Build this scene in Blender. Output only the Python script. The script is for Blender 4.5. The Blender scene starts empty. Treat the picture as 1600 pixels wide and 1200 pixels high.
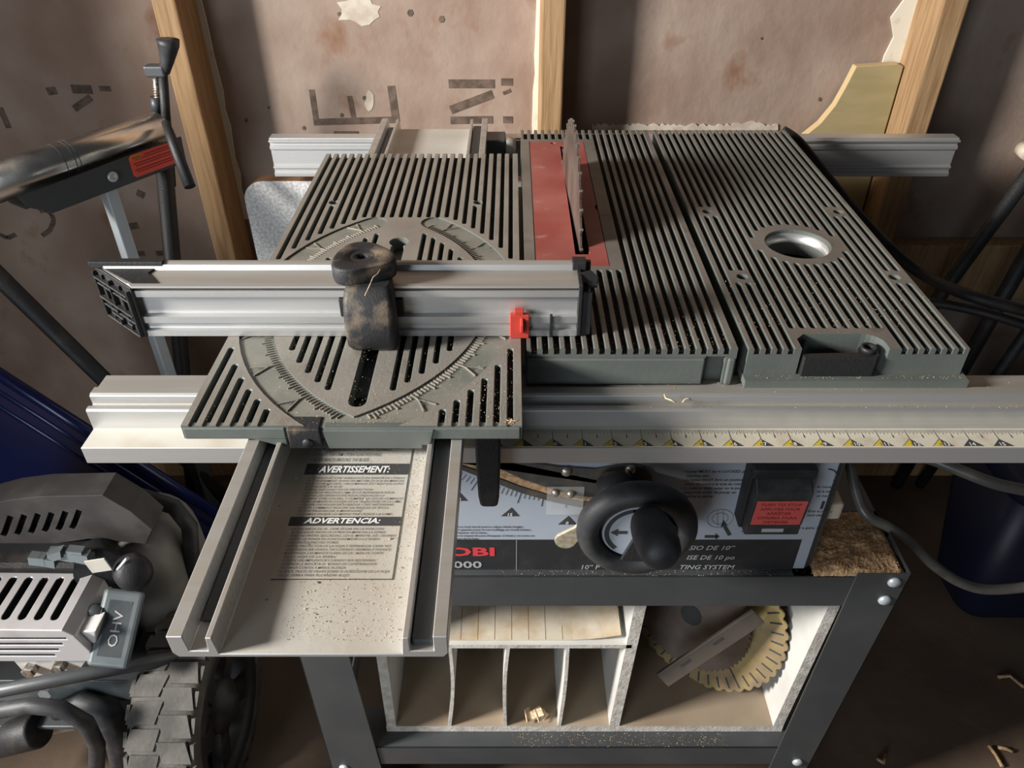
import bpy, bmesh, math, random
from mathutils import Vector, Matrix
random.seed(7)
S = bpy.context.scene
COL = S.collection
# ------------------------------------------------------------------ camera
F = 1210.0; PITCH = math.atan(900 / F); CZ = 1.24
cd = bpy.data.cameras.new('camera'); cam = bpy.data.objects.new('camera', cd); COL.objects.link(cam)
cam.location = (0, 0, CZ); cam.rotation_euler = (math.pi / 2 - PITCH, 0, 0)
cd.sensor_width = 36; cd.lens = 36 * F / 1600; cd.clip_start = .01
S.camera = cam
# ------------------------------------------------------------------ light
S.view_settings.view_transform = 'Standard'; S.view_settings.look = 'None'
S.view_settings.gamma = 1; S.view_settings.use_curve_mapping = False
S.view_settings.exposure = 0.0
w = bpy.data.worlds.new('world'); S.world = w; w.use_nodes = True
w.node_tree.nodes['Background'].inputs[0].default_value = (.78, .88, 1, 1)
w.node_tree.nodes['Background'].inputs[1].default_value = .035

def area(name, loc, target, sx, sy, power, col):
    l = bpy.data.lights.new(name, 'AREA'); l.shape = 'RECTANGLE'; l.size = sx; l.size_y = sy
    l.energy = power; l.color = col
    o = bpy.data.objects.new(name, l); COL.objects.link(o); o.location = loc
    o.rotation_euler = (Vector(target) - Vector(loc)).to_track_quat('-Z', 'Y').to_euler()
    return o
area('window_light', (-2.25, -.14, 1.74), (.1, .8, .87), .45, .45, 165, (1, .965, .92))
area('doorway_light', (-1.5, -2.0, 1.15), (-.2, .9, .75), 1.0, 1.7, 36, (.84, .92, 1))

# ------------------------------------------------------------------ helpers
FY, FZ, UY, UZ = math.cos(PITCH), -math.sin(PITCH), math.sin(PITCH), math.cos(PITCH)
def ray(px, py):
    x = (px - 800) / F; v = (600 - py) / F
    return Vector((x, FY + v * UY, FZ + v * UZ))
def at_z(px, py, z):
    r = ray(px, py); s = (z - CZ) / r.z; return Vector((r.x * s, r.y * s, z))
def at_y(px, py, y):
    r = ray(px, py); s = y / r.y; return Vector((r.x * s, y, CZ + r.z * s))

def link(o, parent=None):
    COL.objects.link(o)
    if parent: o.parent = parent
    return o
def tag(o, label, cat, group=None, kind=None):
    o['label'] = label; o['category'] = cat
    if group: o['group'] = group
    if kind: o['kind'] = kind
    return o
def thing(name, label, cat, loc=(0, 0, 0), group=None):
    o = bpy.data.objects.new(name, None); COL.objects.link(o); o.empty_display_size = .05
    o.location = loc; tag(o, label, cat, group); return o

class MB:
    def __init__(s): s.v = []; s.f = []; s.m = []; s.sm = []
    def add(s, vs, fs, m=0, smooth=False):
        b = len(s.v); s.v += [tuple(v) for v in vs]
        for f in fs: s.f.append([b + i for i in f]); s.m.append(m); s.sm.append(smooth)
    def box(s, x0, x1, y0, y1, z0, z1, m=0):
        vs = [(x, y, z) for z in (z0, z1) for y in (y0, y1) for x in (x0, x1)]
        s.add(vs, [(0, 2, 3, 1), (4, 5, 7, 6), (0, 1, 5, 4), (2, 6, 7, 3), (0, 4, 6, 2), (1, 3, 7, 5)], m)
    def obox(s, c, ax, ay, az, m=0):      # oriented box, half axis vectors
        c = Vector(c); ax, ay, az = Vector(ax), Vector(ay), Vector(az)
        vs = [c + i * ax + j * ay + k * az for k in (-1, 1) for j in (-1, 1) for i in (-1, 1)]
        s.add(vs, [(0, 2, 3, 1), (4, 5, 7, 6), (0, 1, 5, 4), (2, 6, 7, 3), (0, 4, 6, 2), (1, 3, 7, 5)], m)
    def prism(s, poly, o, u, v, wv, m=0, smooth=False):   # polygon in (u,v) at origin o, extruded by vector wv
        o, u, v, wv = Vector(o), Vector(u), Vector(v), Vector(wv); n = len(poly)
        a = sum(poly[i][0] * poly[(i + 1) % n][1] - poly[(i + 1) % n][0] * poly[i][1] for i in range(n))
        if a < 0: poly = poly[::-1]
        if u.cross(v).dot(wv) < 0: poly = poly[::-1]
        vs = [o + p[0] * u + p[1] * v for p in poly]; vs += [q + wv for q in vs]
        s.add(vs, [tuple(range(n))[::-1], tuple(range(n, 2 * n))], m)
        b = len(s.v) - 2 * n
        for i in range(n):
            j = (i + 1) % n
            s.f.append([b + i, b + j, b + n + j, b + n + i]); s.m.append(m); s.sm.append(smooth)
    def profx(s, poly, x0, x1, m=0, smooth=False):        # (y,z) profile extruded along X
        s.prism(poly, (x0, 0, 0), (0, 1, 0), (0, 0, 1), (x1 - x0, 0, 0), m, smooth)
    def layers(s, rings, m=0, smooth=False, caps=True):   # list of equal-length rings
        n = len(rings[0]); b = len(s.v)
        for r in rings: s.v += [tuple(p) for p in r]
        for k in range(len(rings) - 1):
            for i in range(n):
                j = (i + 1) % n
                s.f.append([b + k * n + i, b + k * n + j, b + (k + 1) * n + j, b + (k + 1) * n + i]); s.m.append(m); s.sm.append(smooth)
        if caps:
            s.f.append([b + i for i in range(n)][::-1]); s.m.append(m); s.sm.append(False)
            q = b + (len(rings) - 1) * n
            s.f.append([q + i for i in range(n)]); s.m.append(m); s.sm.append(False)
    def tube(s, pts, r, n=10, m=0, caps=True):
        pts = [Vector(p) for p in pts]; rs = r if isinstance(r, (list, tuple)) else [r] * len(pts)
        rings = []; up = None
        for i, p in enumerate(pts):
            t = (pts[min(i + 1, len(pts) - 1)] - pts[max(i - 1, 0)]).normalized()
            if up is None: up = Vector((0, 0, 1)) if abs(t.z) < .9 else Vector((0, 1, 0))
            a = t.cross(up).normalized(); b = a.cross(t).normalized(); up = b
            rings.append([p + rs[i] * (math.cos(2 * math.pi * k / n) * a + math.sin(2 * math.pi * k / n) * b) for k in range(n)])
        s.layers([rg[::-1] for rg in rings], m, True, caps)
    def lathe(s, prof, c, axis, n=32, m=0, smooth=True, loop=False):  # prof: (r, h) along axis
        c = Vector(c); axis = Vector(axis).normalized()
        a = axis.orthogonal().normalized(); b = axis.cross(a)
        rings = [[c + axis * h + r * (math.cos(2 * math.pi * k / n) * a + math.sin(2 * math.pi * k / n) * b) for k in range(n)] for r, h in prof]
        if loop: rings.append(rings[0])
        s.layers(rings, m, smooth, not loop)
    def quad(s, a, b, c, d, m=0): s.add([a, b, c, d], [(0, 1, 2, 3)], m)
    def text(s, txt, o, xd, yd, size, m=0, align='LEFT', shear=0, bold=0, fit=None, lift=0.0):
        cu = bpy.data.curves.new('t', 'FONT'); cu.body = txt; cu.size = 1; cu.align_x = 'LEFT'; cu.shear = shear
        cu.offset = bold; cu.resolution_u = 2
        ob = bpy.data.objects.new('t', cu); COL.objects.link(ob)
        dg = bpy.context.evaluated_depsgraph_get(); me = ob.evaluated_get(dg).to_mesh()
        vs = [v.co.copy() for v in me.vertices]; fs = [tuple(p.vertices) for p in me.polygons]
        ob.evaluated_get(dg).to_mesh_clear(); bpy.data.objects.remove(ob); bpy.data.curves.remove(cu)
        if not vs: return
        x0 = min(v.x for v in vs); x1 = max(v.x for v in vs)
        kx = size if fit is None else fit / max(x1 - x0, 1e-6)
        off = {'LEFT': 0, 'CENTER': -(x0 + x1) / 2, 'RIGHT': -x1}[align]
        o, xd, yd = Vector(o), Vector(xd).normalized(), Vector(yd).normalized(); nd = xd.cross(yd)
        s.add([o + (v.x + off) * kx * xd + v.y * size * yd + nd * lift for v in vs], fs, m)
    def build(s, name, mats, parent=None, bevel=0, seg=2, subsurf=0):
        me = bpy.data.meshes.new(name); me.from_pydata(s.v, [], s.f)
        if not isinstance(mats, (list, tuple)): mats = [mats]
        for mm in mats: me.materials.append(mm)
        me.polygons.foreach_set('material_index', s.m); me.polygons.foreach_set('use_smooth', s.sm)
        me.update()
        o = bpy.data.objects.new(name, me); link(o, parent)
        if parent and parent.parent is None and parent.location.length > 0: o.location = -parent.location
        elif parent and parent.parent: pass
        if bevel:
            b = o.modifiers.new('b', 'BEVEL'); b.width = bevel; b.segments = seg; b.limit_method = 'ANGLE'; b.angle_limit = .6; b.harden_normals = False
        if subsurf:
            q = o.modifiers.new('s', 'SUBSURF'); q.levels = subsurf; q.render_levels = subsurf
        return o

def struct(o): o['kind'] = 'structure'; return o

def mat(name, c1, c2=None, rough=.5, metal=0, scale=20, lo=.4, hi=.6, bump=0, bscale=None, stretch=None, spec=.5, c3=None, s3=80, lo3=.6, hi3=.7, detail=6, alpha=1, trans=0, rvar=0):
    m = bpy.data.materials.new(name); m.use_nodes = True; nt = m.node_tree; N = nt.nodes; L = nt.links
    b = N['Principled BSDF']; b.inputs['Roughness'].default_value = rough; b.inputs['Metallic'].default_value = metal
    b.inputs['Specular IOR Level'].default_value = spec
    b.inputs['Base Color'].default_value = (*c1, 1)
    if trans: b.inputs['Transmission Weight'].default_value = trans
    if alpha < 1: b.inputs['Alpha'].default_value = alpha
    tc = N.new('ShaderNodeTexCoord'); vec = tc.outputs['Object']
    if stretch:
        mp = N.new('ShaderNodeMapping'); mp.inputs['Scale'].default_value = stretch; L.new(vec, mp.inputs[0]); vec = mp.outputs[0]
    def noise(sc):
        n = N.new('ShaderNodeTexNoise'); n.inputs['Scale'].default_value = sc; n.inputs['Detail'].default_value = detail
        L.new(vec, n.inputs['Vector']); return n.outputs['Fac']
    def ramp(fac, a, bb):
        r = N.new('ShaderNodeMapRange'); r.inputs[1].default_value = a; r.inputs[2].default_value = bb; L.new(fac, r.inputs[0]); return r.outputs[0]
    col = None
    if c2:
        mx = N.new('ShaderNodeMix'); mx.data_type = 'RGBA'; mx.inputs[6].default_value = (*c1, 1); mx.inputs[7].default_value = (*c2, 1)
        fac = ramp(noise(scale), lo, hi); L.new(fac, mx.inputs[0]); col = mx.outputs[2]
        if rvar:
            rr = N.new('ShaderNodeMapRange'); rr.inputs[3].default_value = rough; rr.inputs[4].default_value = rough + rvar; L.new(fac, rr.inputs[0]); L.new(rr.outputs[0], b.inputs['Roughness'])
        if c3:
            m2 = N.new('ShaderNodeMix'); m2.data_type = 'RGBA'; L.new(col, m2.inputs[6]); m2.inputs[7].default_value = (*c3, 1)
            L.new(ramp(noise(s3), lo3, hi3), m2.inputs[0]); col = m2.outputs[2]
        L.new(col, b.inputs['Base Color'])
    if bump:
        bp = N.new('ShaderNodeBump'); bp.inputs['Strength'].default_value = bump; bp.inputs['Distance'].default_value = .004
        L.new(noise(bscale or scale * 3), bp.inputs['Height']); L.new(bp.outputs[0], b.inputs['Normal'])
    return m

M = {}
M['wall'] = mat('wall_board', (.29, .205, .16), (.38, .295, .24), .85, 0, 9, .35, .65, .5, 35, (1, 1, .8), c3=(.25, .14, .09), s3=14, lo3=.62, hi3=.75, spec=.2)
M['ink'] = mat('stencil_ink', (.10, .075, .06), (.17, .125, .10), .9, 0, 60, .4, .6, spec=.1)
M['torn'] = mat('torn_board', (.62, .56, .47), (.5, .42, .34), .9, 0, 40, spec=.1)
M['caulk'] = mat('caulk', (.78, .74, .62), (.6, .52, .4), .6, 0, 30, .55, .7)
M['pine'] = mat('pine_wood', (.42, .27, .14), (.30, .175, .085), .7, 0, 12, .4, .65, .15, 30, (12, 12, .8), spec=.3)
M['floor'] = mat('floor_wood', (.095, .066, .047), (.15, .108, .076), .85, 0, 6, .35, .7, .3, 30, c3=(.12, .085, .055), s3=50, lo3=.6, hi3=.8, spec=.2)
M['plydim'] = mat('plywood_olive', (.36, .30, .15), (.44, .35, .19), .7, 0, 8, .4, .65, .05, 40, (1, 1, 4), spec=.3)
M['plyedge'] = mat('plywood_edge', (.62, .45, .24), None, .7)
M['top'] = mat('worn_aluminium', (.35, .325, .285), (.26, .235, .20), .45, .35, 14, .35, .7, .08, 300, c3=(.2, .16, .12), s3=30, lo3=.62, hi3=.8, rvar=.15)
M['paint'] = mat('grey_green_paint', (.122, .138, .126), (.16, .174, .157), .45, .15, 12, .4, .7, .05, 200)
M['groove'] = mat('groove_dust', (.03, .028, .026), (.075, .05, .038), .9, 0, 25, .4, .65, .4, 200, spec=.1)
M['alu'] = mat('brushed_aluminium', (.66, .66, .65), (.58, .57, .55), .38, .75, 30, .35, .7, .03, 200, (.15, 8, 8), rvar=.1)
M['aludull'] = mat('dusty_aluminium', (.50, .48, .45), (.40, .36, .31), .5, .6, 16, .35, .7, .05, 200, (.3, 4, 4), rvar=.1)
M['aludust'] = mat('dusty_ledge', (.58, .555, .49), (.49, .44, .36), .75, .1, 25, .5, .75)
M['basef'] = mat('base_floor', (.60, .585, .54), (.50, .455, .38), .6, .25, 10, .4, .7, .05, 200)
M['red'] = mat('red_insert', (.30, .062, .05), (.36, .115, .095), .55, 0, 14, .4, .7, c3=(.4, .2, .17), s3=50, lo3=.62, hi3=.75)
M['redp'] = mat('red_plastic', (.50, .05, .035), None, .45)
M['blk'] = mat('black_plastic', (.016, .016, .017), (.05, .042, .034), .55, 0, 30, .55, .75, .15, 400)
M['blkdust'] = mat('dusty_black_plastic', (.018, .018, .020), (.20, .15, .10), .6, 0, 45, .5, .72, .15, 500)
M['blkpeb'] = mat('pebbled_black_plastic', (.026, .027, .03), (.05, .05, .05), .5, 0, 60, .45, .7, .15, 900)
M['dk'] = mat('dark_steel', (.065, .07, .075), (.085, .09, .093), .45, .3, 10, .4, .7, .03, 200)
M['dkdust'] = mat('dusty_dark_steel', (.075, .068, .06), (.2, .14, .09), .7, .1, 40, .4, .7, .3, 300)
M['blade'] = mat('saw_steel', (.12, .085, .065), (.24, .20, .175), .42, .6, 14, .4, .7, rvar=.1)
M['tooth'] = mat('carbide_tip', (.45, .41, .36), None, .4, .8)
M['panel'] = mat('panel_grey_blue', (.36, .40, .46), (.40, .43, .48), .5, 0, 15, .4, .7)
M['panelb'] = mat('panel_black', (.022, .023, .025), (.035, .034, .034), .5, 0, 40, .5, .7)
M['txt'] = mat('print_black', (.045, .045, .047), None, .7)
M['txtg'] = mat('print_grey', (.18, .17, .155), None, .7)
M['txtw'] = mat('print_white', (.75, .75, .72), None, .6)
M['txts'] = mat('print_silver', (.38, .38, .38), None, .5)
M['txtr'] = mat('print_red', (.62, .05, .06), None, .5)
M['redlab'] = mat('red_label', (.62, .10, .09), None, .5)
M['cream'] = mat('tape_cream', (.60, .55, .44), (.50, .43, .33), .6, 0, 60, .5, .7)
M['yellow'] = mat('tape_yellow', (.60, .44, .03), None, .6)
M['wht'] = mat('white_melamine', (.62, .61, .57), (.50, .475, .43), .6, 0, 12, .45, .75)
M['wedge'] = mat('board_edge', (.58, .55, .50), (.42, .38, .33), .85, 0, 90, .4, .65, .3, 300)
M['inner'] = mat('beige_lining', (.34, .27, .19), (.26, .19, .13), .8, 0, 9, .35, .7)
M['sawd'] = mat('sawdust', (.52, .36, .21), (.34, .2, .1), .9, 0, 200, .4, .6, spec=.1)
M['sawp'] = mat('pale_sawdust', (.72, .58, .40), (.5, .34, .2), .85, 0, 300, .4, .6, spec=.1)
M['chrome'] = mat('roller_steel', (.72, .70, .66), (.58, .54, .48), .22, 1, 20, .4, .7, 0, None, (1, 1, 1), rvar=.12)
M['zinc'] = mat('zinc_steel', (.60, .65, .68), None, .38, .4)
M['silver'] = mat('silver_guard', (.56, .54, .54), (.48, .45, .45), .4, .35, 20, .5, .7)
M['bright'] = mat('bright_metal', (.75, .75, .73), None, .35, .35)
M['blue'] = mat('dark_blue_plastic', (.006, .012, .075), (.008, .018, .10), .25, 0, 5)
M['navy'] = mat('navy_plastic', (.005, .008, .025), None, .5)
M['tank'] = mat('tank_plastic', (.20, .19, .17), (.25, .235, .21), .45)
M['speck'] = mat('grey_speckle', (.74, .73, .71), (.5, .49, .48), .5, 0, 220, .42, .6)
M['brown'] = mat('brown_edge', (.22, .12, .06), None, .7)
M['rubber'] = mat('tyre_rubber', (.06, .057, .052), (.13, .12, .105), .85, 0, 20, .4, .7, .2, 200)
M['greyb'] = mat('grey_cast', (.11, .13, .135), (.15, .17, .175), .45, .3, 20)
M['cord'] = mat('grey_cord', (.10, .095, .085), (.2, .18, .15), .35, 0, 20, .5, .7)
M['screw'] = mat('screw_steel', (.5, .48, .44), (.3, .22, .15), .4, .8, 200, .45, .6)
M['clear'] = mat('clear_plastic', (.75, .75, .72), None, .15, 0, alpha=.16)
M['gold'] = mat('gold_blade', (.42, .32, .13), (.26, .19, .12), .5, .4, 16)
M['beigebox'] = mat('ivory_plastic', (.55, .47, .36), None, .5)
M['yellowred'] = mat('sticker_orange', (.7, .25, .03), None, .5)
M['warn'] = mat('sticker_red', (.85, .10, .065), None, .4)
M['warnt'] = mat('sticker_text', (.3, .03, .02), None, .5)
# ------------------------------------------------------------------ room
WY = 1.40; T = .87
b = MB(); b.box(-2.4, 2.0, -.6, WY + .05, -.05, 0); struct(b.build('floor', M['floor']))
b = MB(); b.box(-2.4, 2.0, WY, WY + .03, 0, 2.3); wall = struct(b.build('wall_back', M['wall']))

def stroke(mb, a, c, wpx, y=WY, th=.0006, m=0):
    A, C = at_y(*a, y), at_y(*c, y); d = (C - A); n = Vector((d.z, 0, -d.x)).normalized() * (wpx / 2 / F * 1.8)
    d.normalize(); off = Vector((0, -th, 0))
    mb.prism([(0, 0), (1, 0), (1, 1), (0, 1)], A - n, (C - A), 2 * n, off, m)
def poly_y(mb, pts, y, th, m=0):      # outline on a plane facing the room, with thickness th towards the room
    P = [at_y(px, py, y) for px, py in pts]
    mb.prism([(p.x, p.z) for p in P], (0, y, 0), (1, 0, 0), (0, 0, 1), (0, -th, 0), m)
ink = MB(); nst = 0
for a, c, k in [((487, 140), (495, 194), 7), ((490, 191), (621, 187), 8), ((546, 150), (554, 190), 6), ((611, 134), (619, 190), 9),
                ((701, 131), (773, 131), 10), ((704, 172), (770, 147), 10), ((704, 188), (770, 187), 9), ((783, 128), (801, 128), 8), ((786, 187), (801, 187), 8), ((786, 146), (798, 141), 4),
                ((74, 143), (88, 141), 9), ((112, 139), (144, 140), 10), ((155, 138), (173, 139), 6), ((116, 170), (142, 152), 8),
                ((0, 168), (14, 200), 7), ((522, 207), (560, 207), 3), ((202, 354), (216, 352), 9), ((214, 396), (226, 396), 7), ((244, 396), (258, 395), 7), ((214, 300), (226, 306), 9)]:
    nst += 1; stroke(ink, a, c, k, th=.0004 + nst * .00004)
pp = [(62, 330), (72, 328), (81, 335), (84, 346), (78, 360), (66, 368)]
for a, c in zip(pp, pp[1:]): stroke(ink, a, c, 6)
pp = [(0, 366), (12, 372), (25, 366)]
for a, c in zip(pp, pp[1:]): stroke(ink, a, c, 6)
ink.build('stencil_lettering', M['ink'], wall)
tb = MB()
def splat(cx, cy, rx, ry, n, seed):
    rd = random.Random(seed); pts = []
    for i in range(n):
        a = 2 * math.pi * i / n; k = rd.uniform(.6, 1.05)
        pts.append((cx + rx * k * math.cos(a), cy + ry * k * math.sin(a)))
    poly_y(tb, pts, WY, .0008)
splat(562, 18, 40, 26, 17, 3); splat(577, 157, 8, 17, 11, 5)
tb.build('torn_patch', M['torn'], wall)
fe = MB(); rd = random.Random(8); up_e, lo_e = [], []
for i in range(64):
    x = 925 + 290 * i / 63; up_e.append((x, 195 + rd.uniform(-3, 2) - (4 if 1150 < x < 1190 else 0))); lo_e.append((x, 203))
poly_y(fe, up_e + lo_e[::-1], WY, .003)
fe.build('frayed_edge', M['torn'], wall)
db = MB()
for x, y, rr in [(569, 153, 3), (690, 30, 5), (385, 188, 3), (420, 168, 2), (534, 180, 3), (475, 200, 3), (530, 22, 3), (641, 20, 5), (1281, 155, 3), (1190, 60, 2)]:
    splat_pts = [(x + rr * math.cos(t * 1.05), y + rr * 1.2 * math.sin(t * 1.05)) for t in range(6)]
    poly_y(db, splat_pts, WY, .0009)
db.build('nail_hole', M['ink'], wall)

def stud(name, x0, x1, z0, z1):
    b = MB(); b.box(x0, x1, 1.31, WY, z0, z1); return struct(b.build(name, M['pine'], None, .003))
stud('trim_1', -.557, -.519, .045, 2.3); stud('trim_2', .046, .084, .045, 2.3); stud('trim_3', .666, .706, .045, 2.3)
b = MB(); b.box(-2.0, 1.6, 1.31, WY, 0, .045); struct(b.build('trim_4', M['pine'], None, .003))
b = MB(); b.box(.706, 1.6, 1.362, WY, .44, .56); struct(b.build('trim_5', M['pine'], None, .003))
def caulk(name, x, side, wdt):
    b = MB(); rd = random.Random(int(x * 100)); L, R = [], []
    for i in range(60):
        z = .6 + i * .03
        L.append((x + side * (wdt + rd.uniform(-.35, .35) * wdt), z)); R.append((x, z))
    b.prism(L + R[::-1], (0, WY, 0), (1, 0, 0), (0, 0, 1), (0, -.004, 0)); return struct(b.build(name, M['caulk']))
caulk('trim_6', -.519, 1, .009); caulk('trim_7', .046, -1, .008); caulk('trim_8', .666, -1, .03)

# unseen left wall added to gate the key light; its opening shapes the shade
b = MB(); wy0, wy1, wz0, wz1 = -.40, .74, 1.13, 2.02
b.box(-1.36, -1.30, -.6, wy0, 0, 2.3); b.box(-1.36, -1.30, wy1, WY, 0, 2.3); b.box(-1.36, -1.30, .40, wy1, 0, wz0); b.box(-1.36, -1.30, wy0, wy1, wz1, 2.3)
struct(b.build('light_gate_wall', M['wall']))
b = MB(); b.box(-1.345, -1.28, .37, .40, 0, wz0)
for q in ((wy0, wy0 + .03, 0, wz1), (wy1 - .03, wy1, wz0, wz1), (.40, wy1 - .03, wz0, wz0 + .03), (wy0 + .03, wy1 - .03, wz1 - .03, wz1)): b.box(-1.345, -1.28, *q)
struct(b.build('gate_frame_1', M['pine']))  # frame round the added light-gate opening, out of view

# curved plywood bracket leaning between the studs
b = MB()
pts = [(1338, 104), (1403, 100), (1410, 104), (1372, 240), (1342, 460), (1160, 420), (1215, 260), (1257, 213), (1282, 193), (1305, 165), (1322, 135)]
P = [at_y(px, py, 1.372) for px, py in pts]
P[1].x = min(P[1].x, .663); P[2].x = .663; P[3].x = .663; P[4].x = .663
b.prism([(p.x, p.z) for p in P], (0, 1.372, 0), (1, 0, 0), (0, 0, 1), (0, .018, 0))
o = b.build('plywood_bracket', [M['plydim'], M['plyedge']], None, .0015)
for p in o.data.polygons:
    if abs(p.normal.y) < .5: p.material_index = 1
tag(o, 'olive plywood offcut with a curved left edge leaning against the right wall stud', 'plywood')

# grey speckled countertop offcut
b = MB()
TL, BR_ = at_y(373, 283, 1.2), at_y(560, 470, 1.2)
x0, x1, z1, z0 = TL.x + .003, .02, TL.z, .20
r = .035; arc = [(x0 + r - r * math.cos(t * math.pi / 16), z1 - r + r * math.sin(t * math.pi / 16)) for t in range(9)]
poly = arc + [(x1, z1), (x1, z0), (x0, z0)]
b.prism(poly, (0, 1.2, 0), (1, 0, 0), (0, 0, 1), (0, .028, 0))
o = b.build('countertop_offcut', [M['speck'], M['brown']], None)
for p in o.data.polygons:
    if abs(p.normal.y) < .5: p.material_index = 1
tag(o, 'grey speckled laminate board with a rounded corner standing upright behind the saw', 'board')
b = MB(); b.box(-.42, .0, 1.17, 1.26, 0, .20)
tag(b.build('timber_block', M['pine']), 'timber block on the floor under the grey speckled board', 'wood block')
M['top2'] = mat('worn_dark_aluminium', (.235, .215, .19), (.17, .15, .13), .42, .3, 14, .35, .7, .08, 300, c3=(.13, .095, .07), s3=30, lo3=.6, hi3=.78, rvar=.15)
M['tarn'] = mat('dusty_lever', (.46, .41, .32), (.34, .28, .19), .55, .3, 200, .4, .6)
M['quad'] = mat('quadrant_steel', (.075, .073, .07), (.13, .11, .085), .5, .2, 60, .45, .7)
# ------------------------------------------------------------------ booleans and ribbed castings
def carve(mb, cut, name, mats, parent, pick):
    a = bpy.data.objects.new('a', bpy.data.meshes.new('a')); a.data.from_pydata(mb.v, [], mb.f)
    c = bpy.data.objects.new('c', bpy.data.meshes.new('c')); c.data.from_pydata(cut.v, [], cut.f)
    COL.objects.link(a); COL.objects.link(c)
    md = a.modifiers.new('x', 'BOOLEAN'); md.object = c; md.solver = 'EXACT'; md.operation = 'DIFFERENCE'; md.use_self = True
    dg = bpy.context.evaluated_depsgraph_get()
    me = bpy.data.meshes.new_from_object(a.evaluated_get(dg)); me.name = name
    bpy.data.objects.remove(a); bpy.data.objects.remove(c)
    me.materials.clear()
    for m in mats: me.materials.append(m)
    for p in me.polygons: p.use_smooth = False; p.material_index = pick(p.center, p.normal)
    o = bpy.data.objects.new(name, me); link(o, parent)
    if parent and parent.parent is None: o.location = -parent.location
    return o
def groove(cut, x, y0, y1, wd, top, depth, r0=True, r1=True, ch=.0007):
    h = wd / 2; n = 6
    def ring(hh, z):
        pts = []
        if r1: pts += [(x + hh * math.cos(math.pi * k / n), y1 - h + hh * math.sin(math.pi * k / n)) for k in range(n + 1)]
        else: pts += [(x + hh, y1), (x - hh, y1)]
        if r0: pts += [(x - hh * math.cos(math.pi * k / n), y0 + h - hh * math.sin(math.pi * k / n)) for k in range(n + 1)]
        else: pts += [(x - hh, y0), (x + hh, y0)]
        return [(px, py, z) for px, py in pts]
    cut.layers([ring(h, top - depth), ring(h, top - ch), ring(h + ch, top), ring(h + ch, top + .002)])
def hole(cut, x, y, r, top, depth, n=20, ch=.0007):
    def ring(rr, z): return [(x + rr * math.cos(2 * math.pi * k / n), y + rr * math.sin(2 * math.pi * k / n), z) for k in range(n)]
    cut.layers([ring(r, top - depth), ring(r, top - ch), ring(r + ch, top), ring(r + ch, top + .002)])
def spans(x, y0, y1, blocked, openF=True, openB=True, minlen=.009):
    out = []; cur = None; y = y0; st = .0005
    while y <= y1 + 1e-9:
        if not blocked(x, y):
            if cur is None: cur = y
        elif cur is not None: out.append((cur, y)); cur = None
        y += st
    if cur is not None: out.append((cur, y1))
    return [(a, c) for a, c in out if c - a > minlen]
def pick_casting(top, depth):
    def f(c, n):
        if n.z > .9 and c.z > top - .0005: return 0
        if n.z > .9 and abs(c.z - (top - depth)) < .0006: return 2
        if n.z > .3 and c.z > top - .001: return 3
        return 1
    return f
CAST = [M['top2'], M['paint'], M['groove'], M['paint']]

# ------------------------------------------------------------------ TABLE SAW
saw = thing('table_saw', 'portable grey table saw with red blade insert, long ruled front rail and big black handwheel', 'table saw', (.1, .7, .555))
# main ribbed table
X0, X1, YF, YB = .0125, .193, .548, 1.107
b = MB(); b.box(X0, X1, YF, YB, T - .0375, T)
cut = MB(); GD = .006
def blk_main(x, y): return x < .1065 and .688 < y < 1.068
px = .0097; k = 0
while True:
    gx = X0 + .0065 + k * px; k += 1
    if gx > X1 - .006: break
    for a, c in spans(gx, YF, YB, blk_main):
        f0, f1 = a <= YF + 1e-6, c >= YB - 1e-3
        groove(cut, gx, a - .004 if f0 else a, c + .004 if f1 else c, .0050, T, GD, not f0, not f1)
cut.box(.1665, .184, YF - .01, YF + .007, T - .05, T - .008)
cut.box(.0235, .0990, .6965, 1.060, T - .004, T + .01)
cut.box(.066, .082, .721, 1.045, T - .06, T - .003)
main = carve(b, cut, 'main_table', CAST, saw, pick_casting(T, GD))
b = MB(); b.box(X0 + .0005, .1660, YF - .003, YF, T - .036, T - .009); b.box(.1862, X1 - .0005, YF - .002, YF + .002, T - .0375, T - .010)
b.build('apron', M['paint'], main, .0015)
# red insert plate with a blade slot
b = MB(); b.box(.0243, .0982, .6973, 1.0592, T - .004, T - .0004)
cut = MB(); cut.box(.0655, .0805, .7225, 1.043, T - .02, T + .01); cut.box(.0962, .1, .832, .846, T - .02, T + .01)
hole(cut, .0565, 1.054, .003, T - .0004, .003); 
carve(b, cut, 'blade_insert', [M['red']], saw, lambda c, n: 0)
# blade
b = MB(); bx, by, bz, br = .0722, .852, T - .0365, .127; nt = 40
prof = []
for i in range(nt):
    a0 = 2 * math.pi * i / nt; s_ = 2 * math.pi / nt
    for fa, fr in ((0, 1.0), (.16, .995), (.30, .972), (.42, .945), (.55, .943), (.66, .955), (.97, .968)):
        prof.append((br * fr * math.cos(a0 + fa * s_), br * fr * math.sin(a0 + fa * s_)))
b.prism(prof, (bx - .0011, by, bz), (0, 1, 0), (0, 0, 1), (.0022, 0, 0))
b.v = [(x - (y - .73) * .028, y, z) for x, y, z in b.v]
bl = b.build('saw_blade', M['blade'], saw)
b = MB()
for i in range(nt):
    a = 2 * math.pi * (i + .03) / nt; rad = Vector((0, math.cos(a), math.sin(a))); tan = Vector((0, -math.sin(a), math.cos(a)))
    b.obox(Vector((bx, by, bz)) + rad * (br * .987) + tan * .001, (.0016, 0, 0), tan * .0012, rad * .0028)
b.v = [(x - (y - .73) * .028, y, z) for x, y, z in b.v]
b.build('carbide_tooth', M['tooth'], bl)['kind'] = 'stuff'

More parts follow.
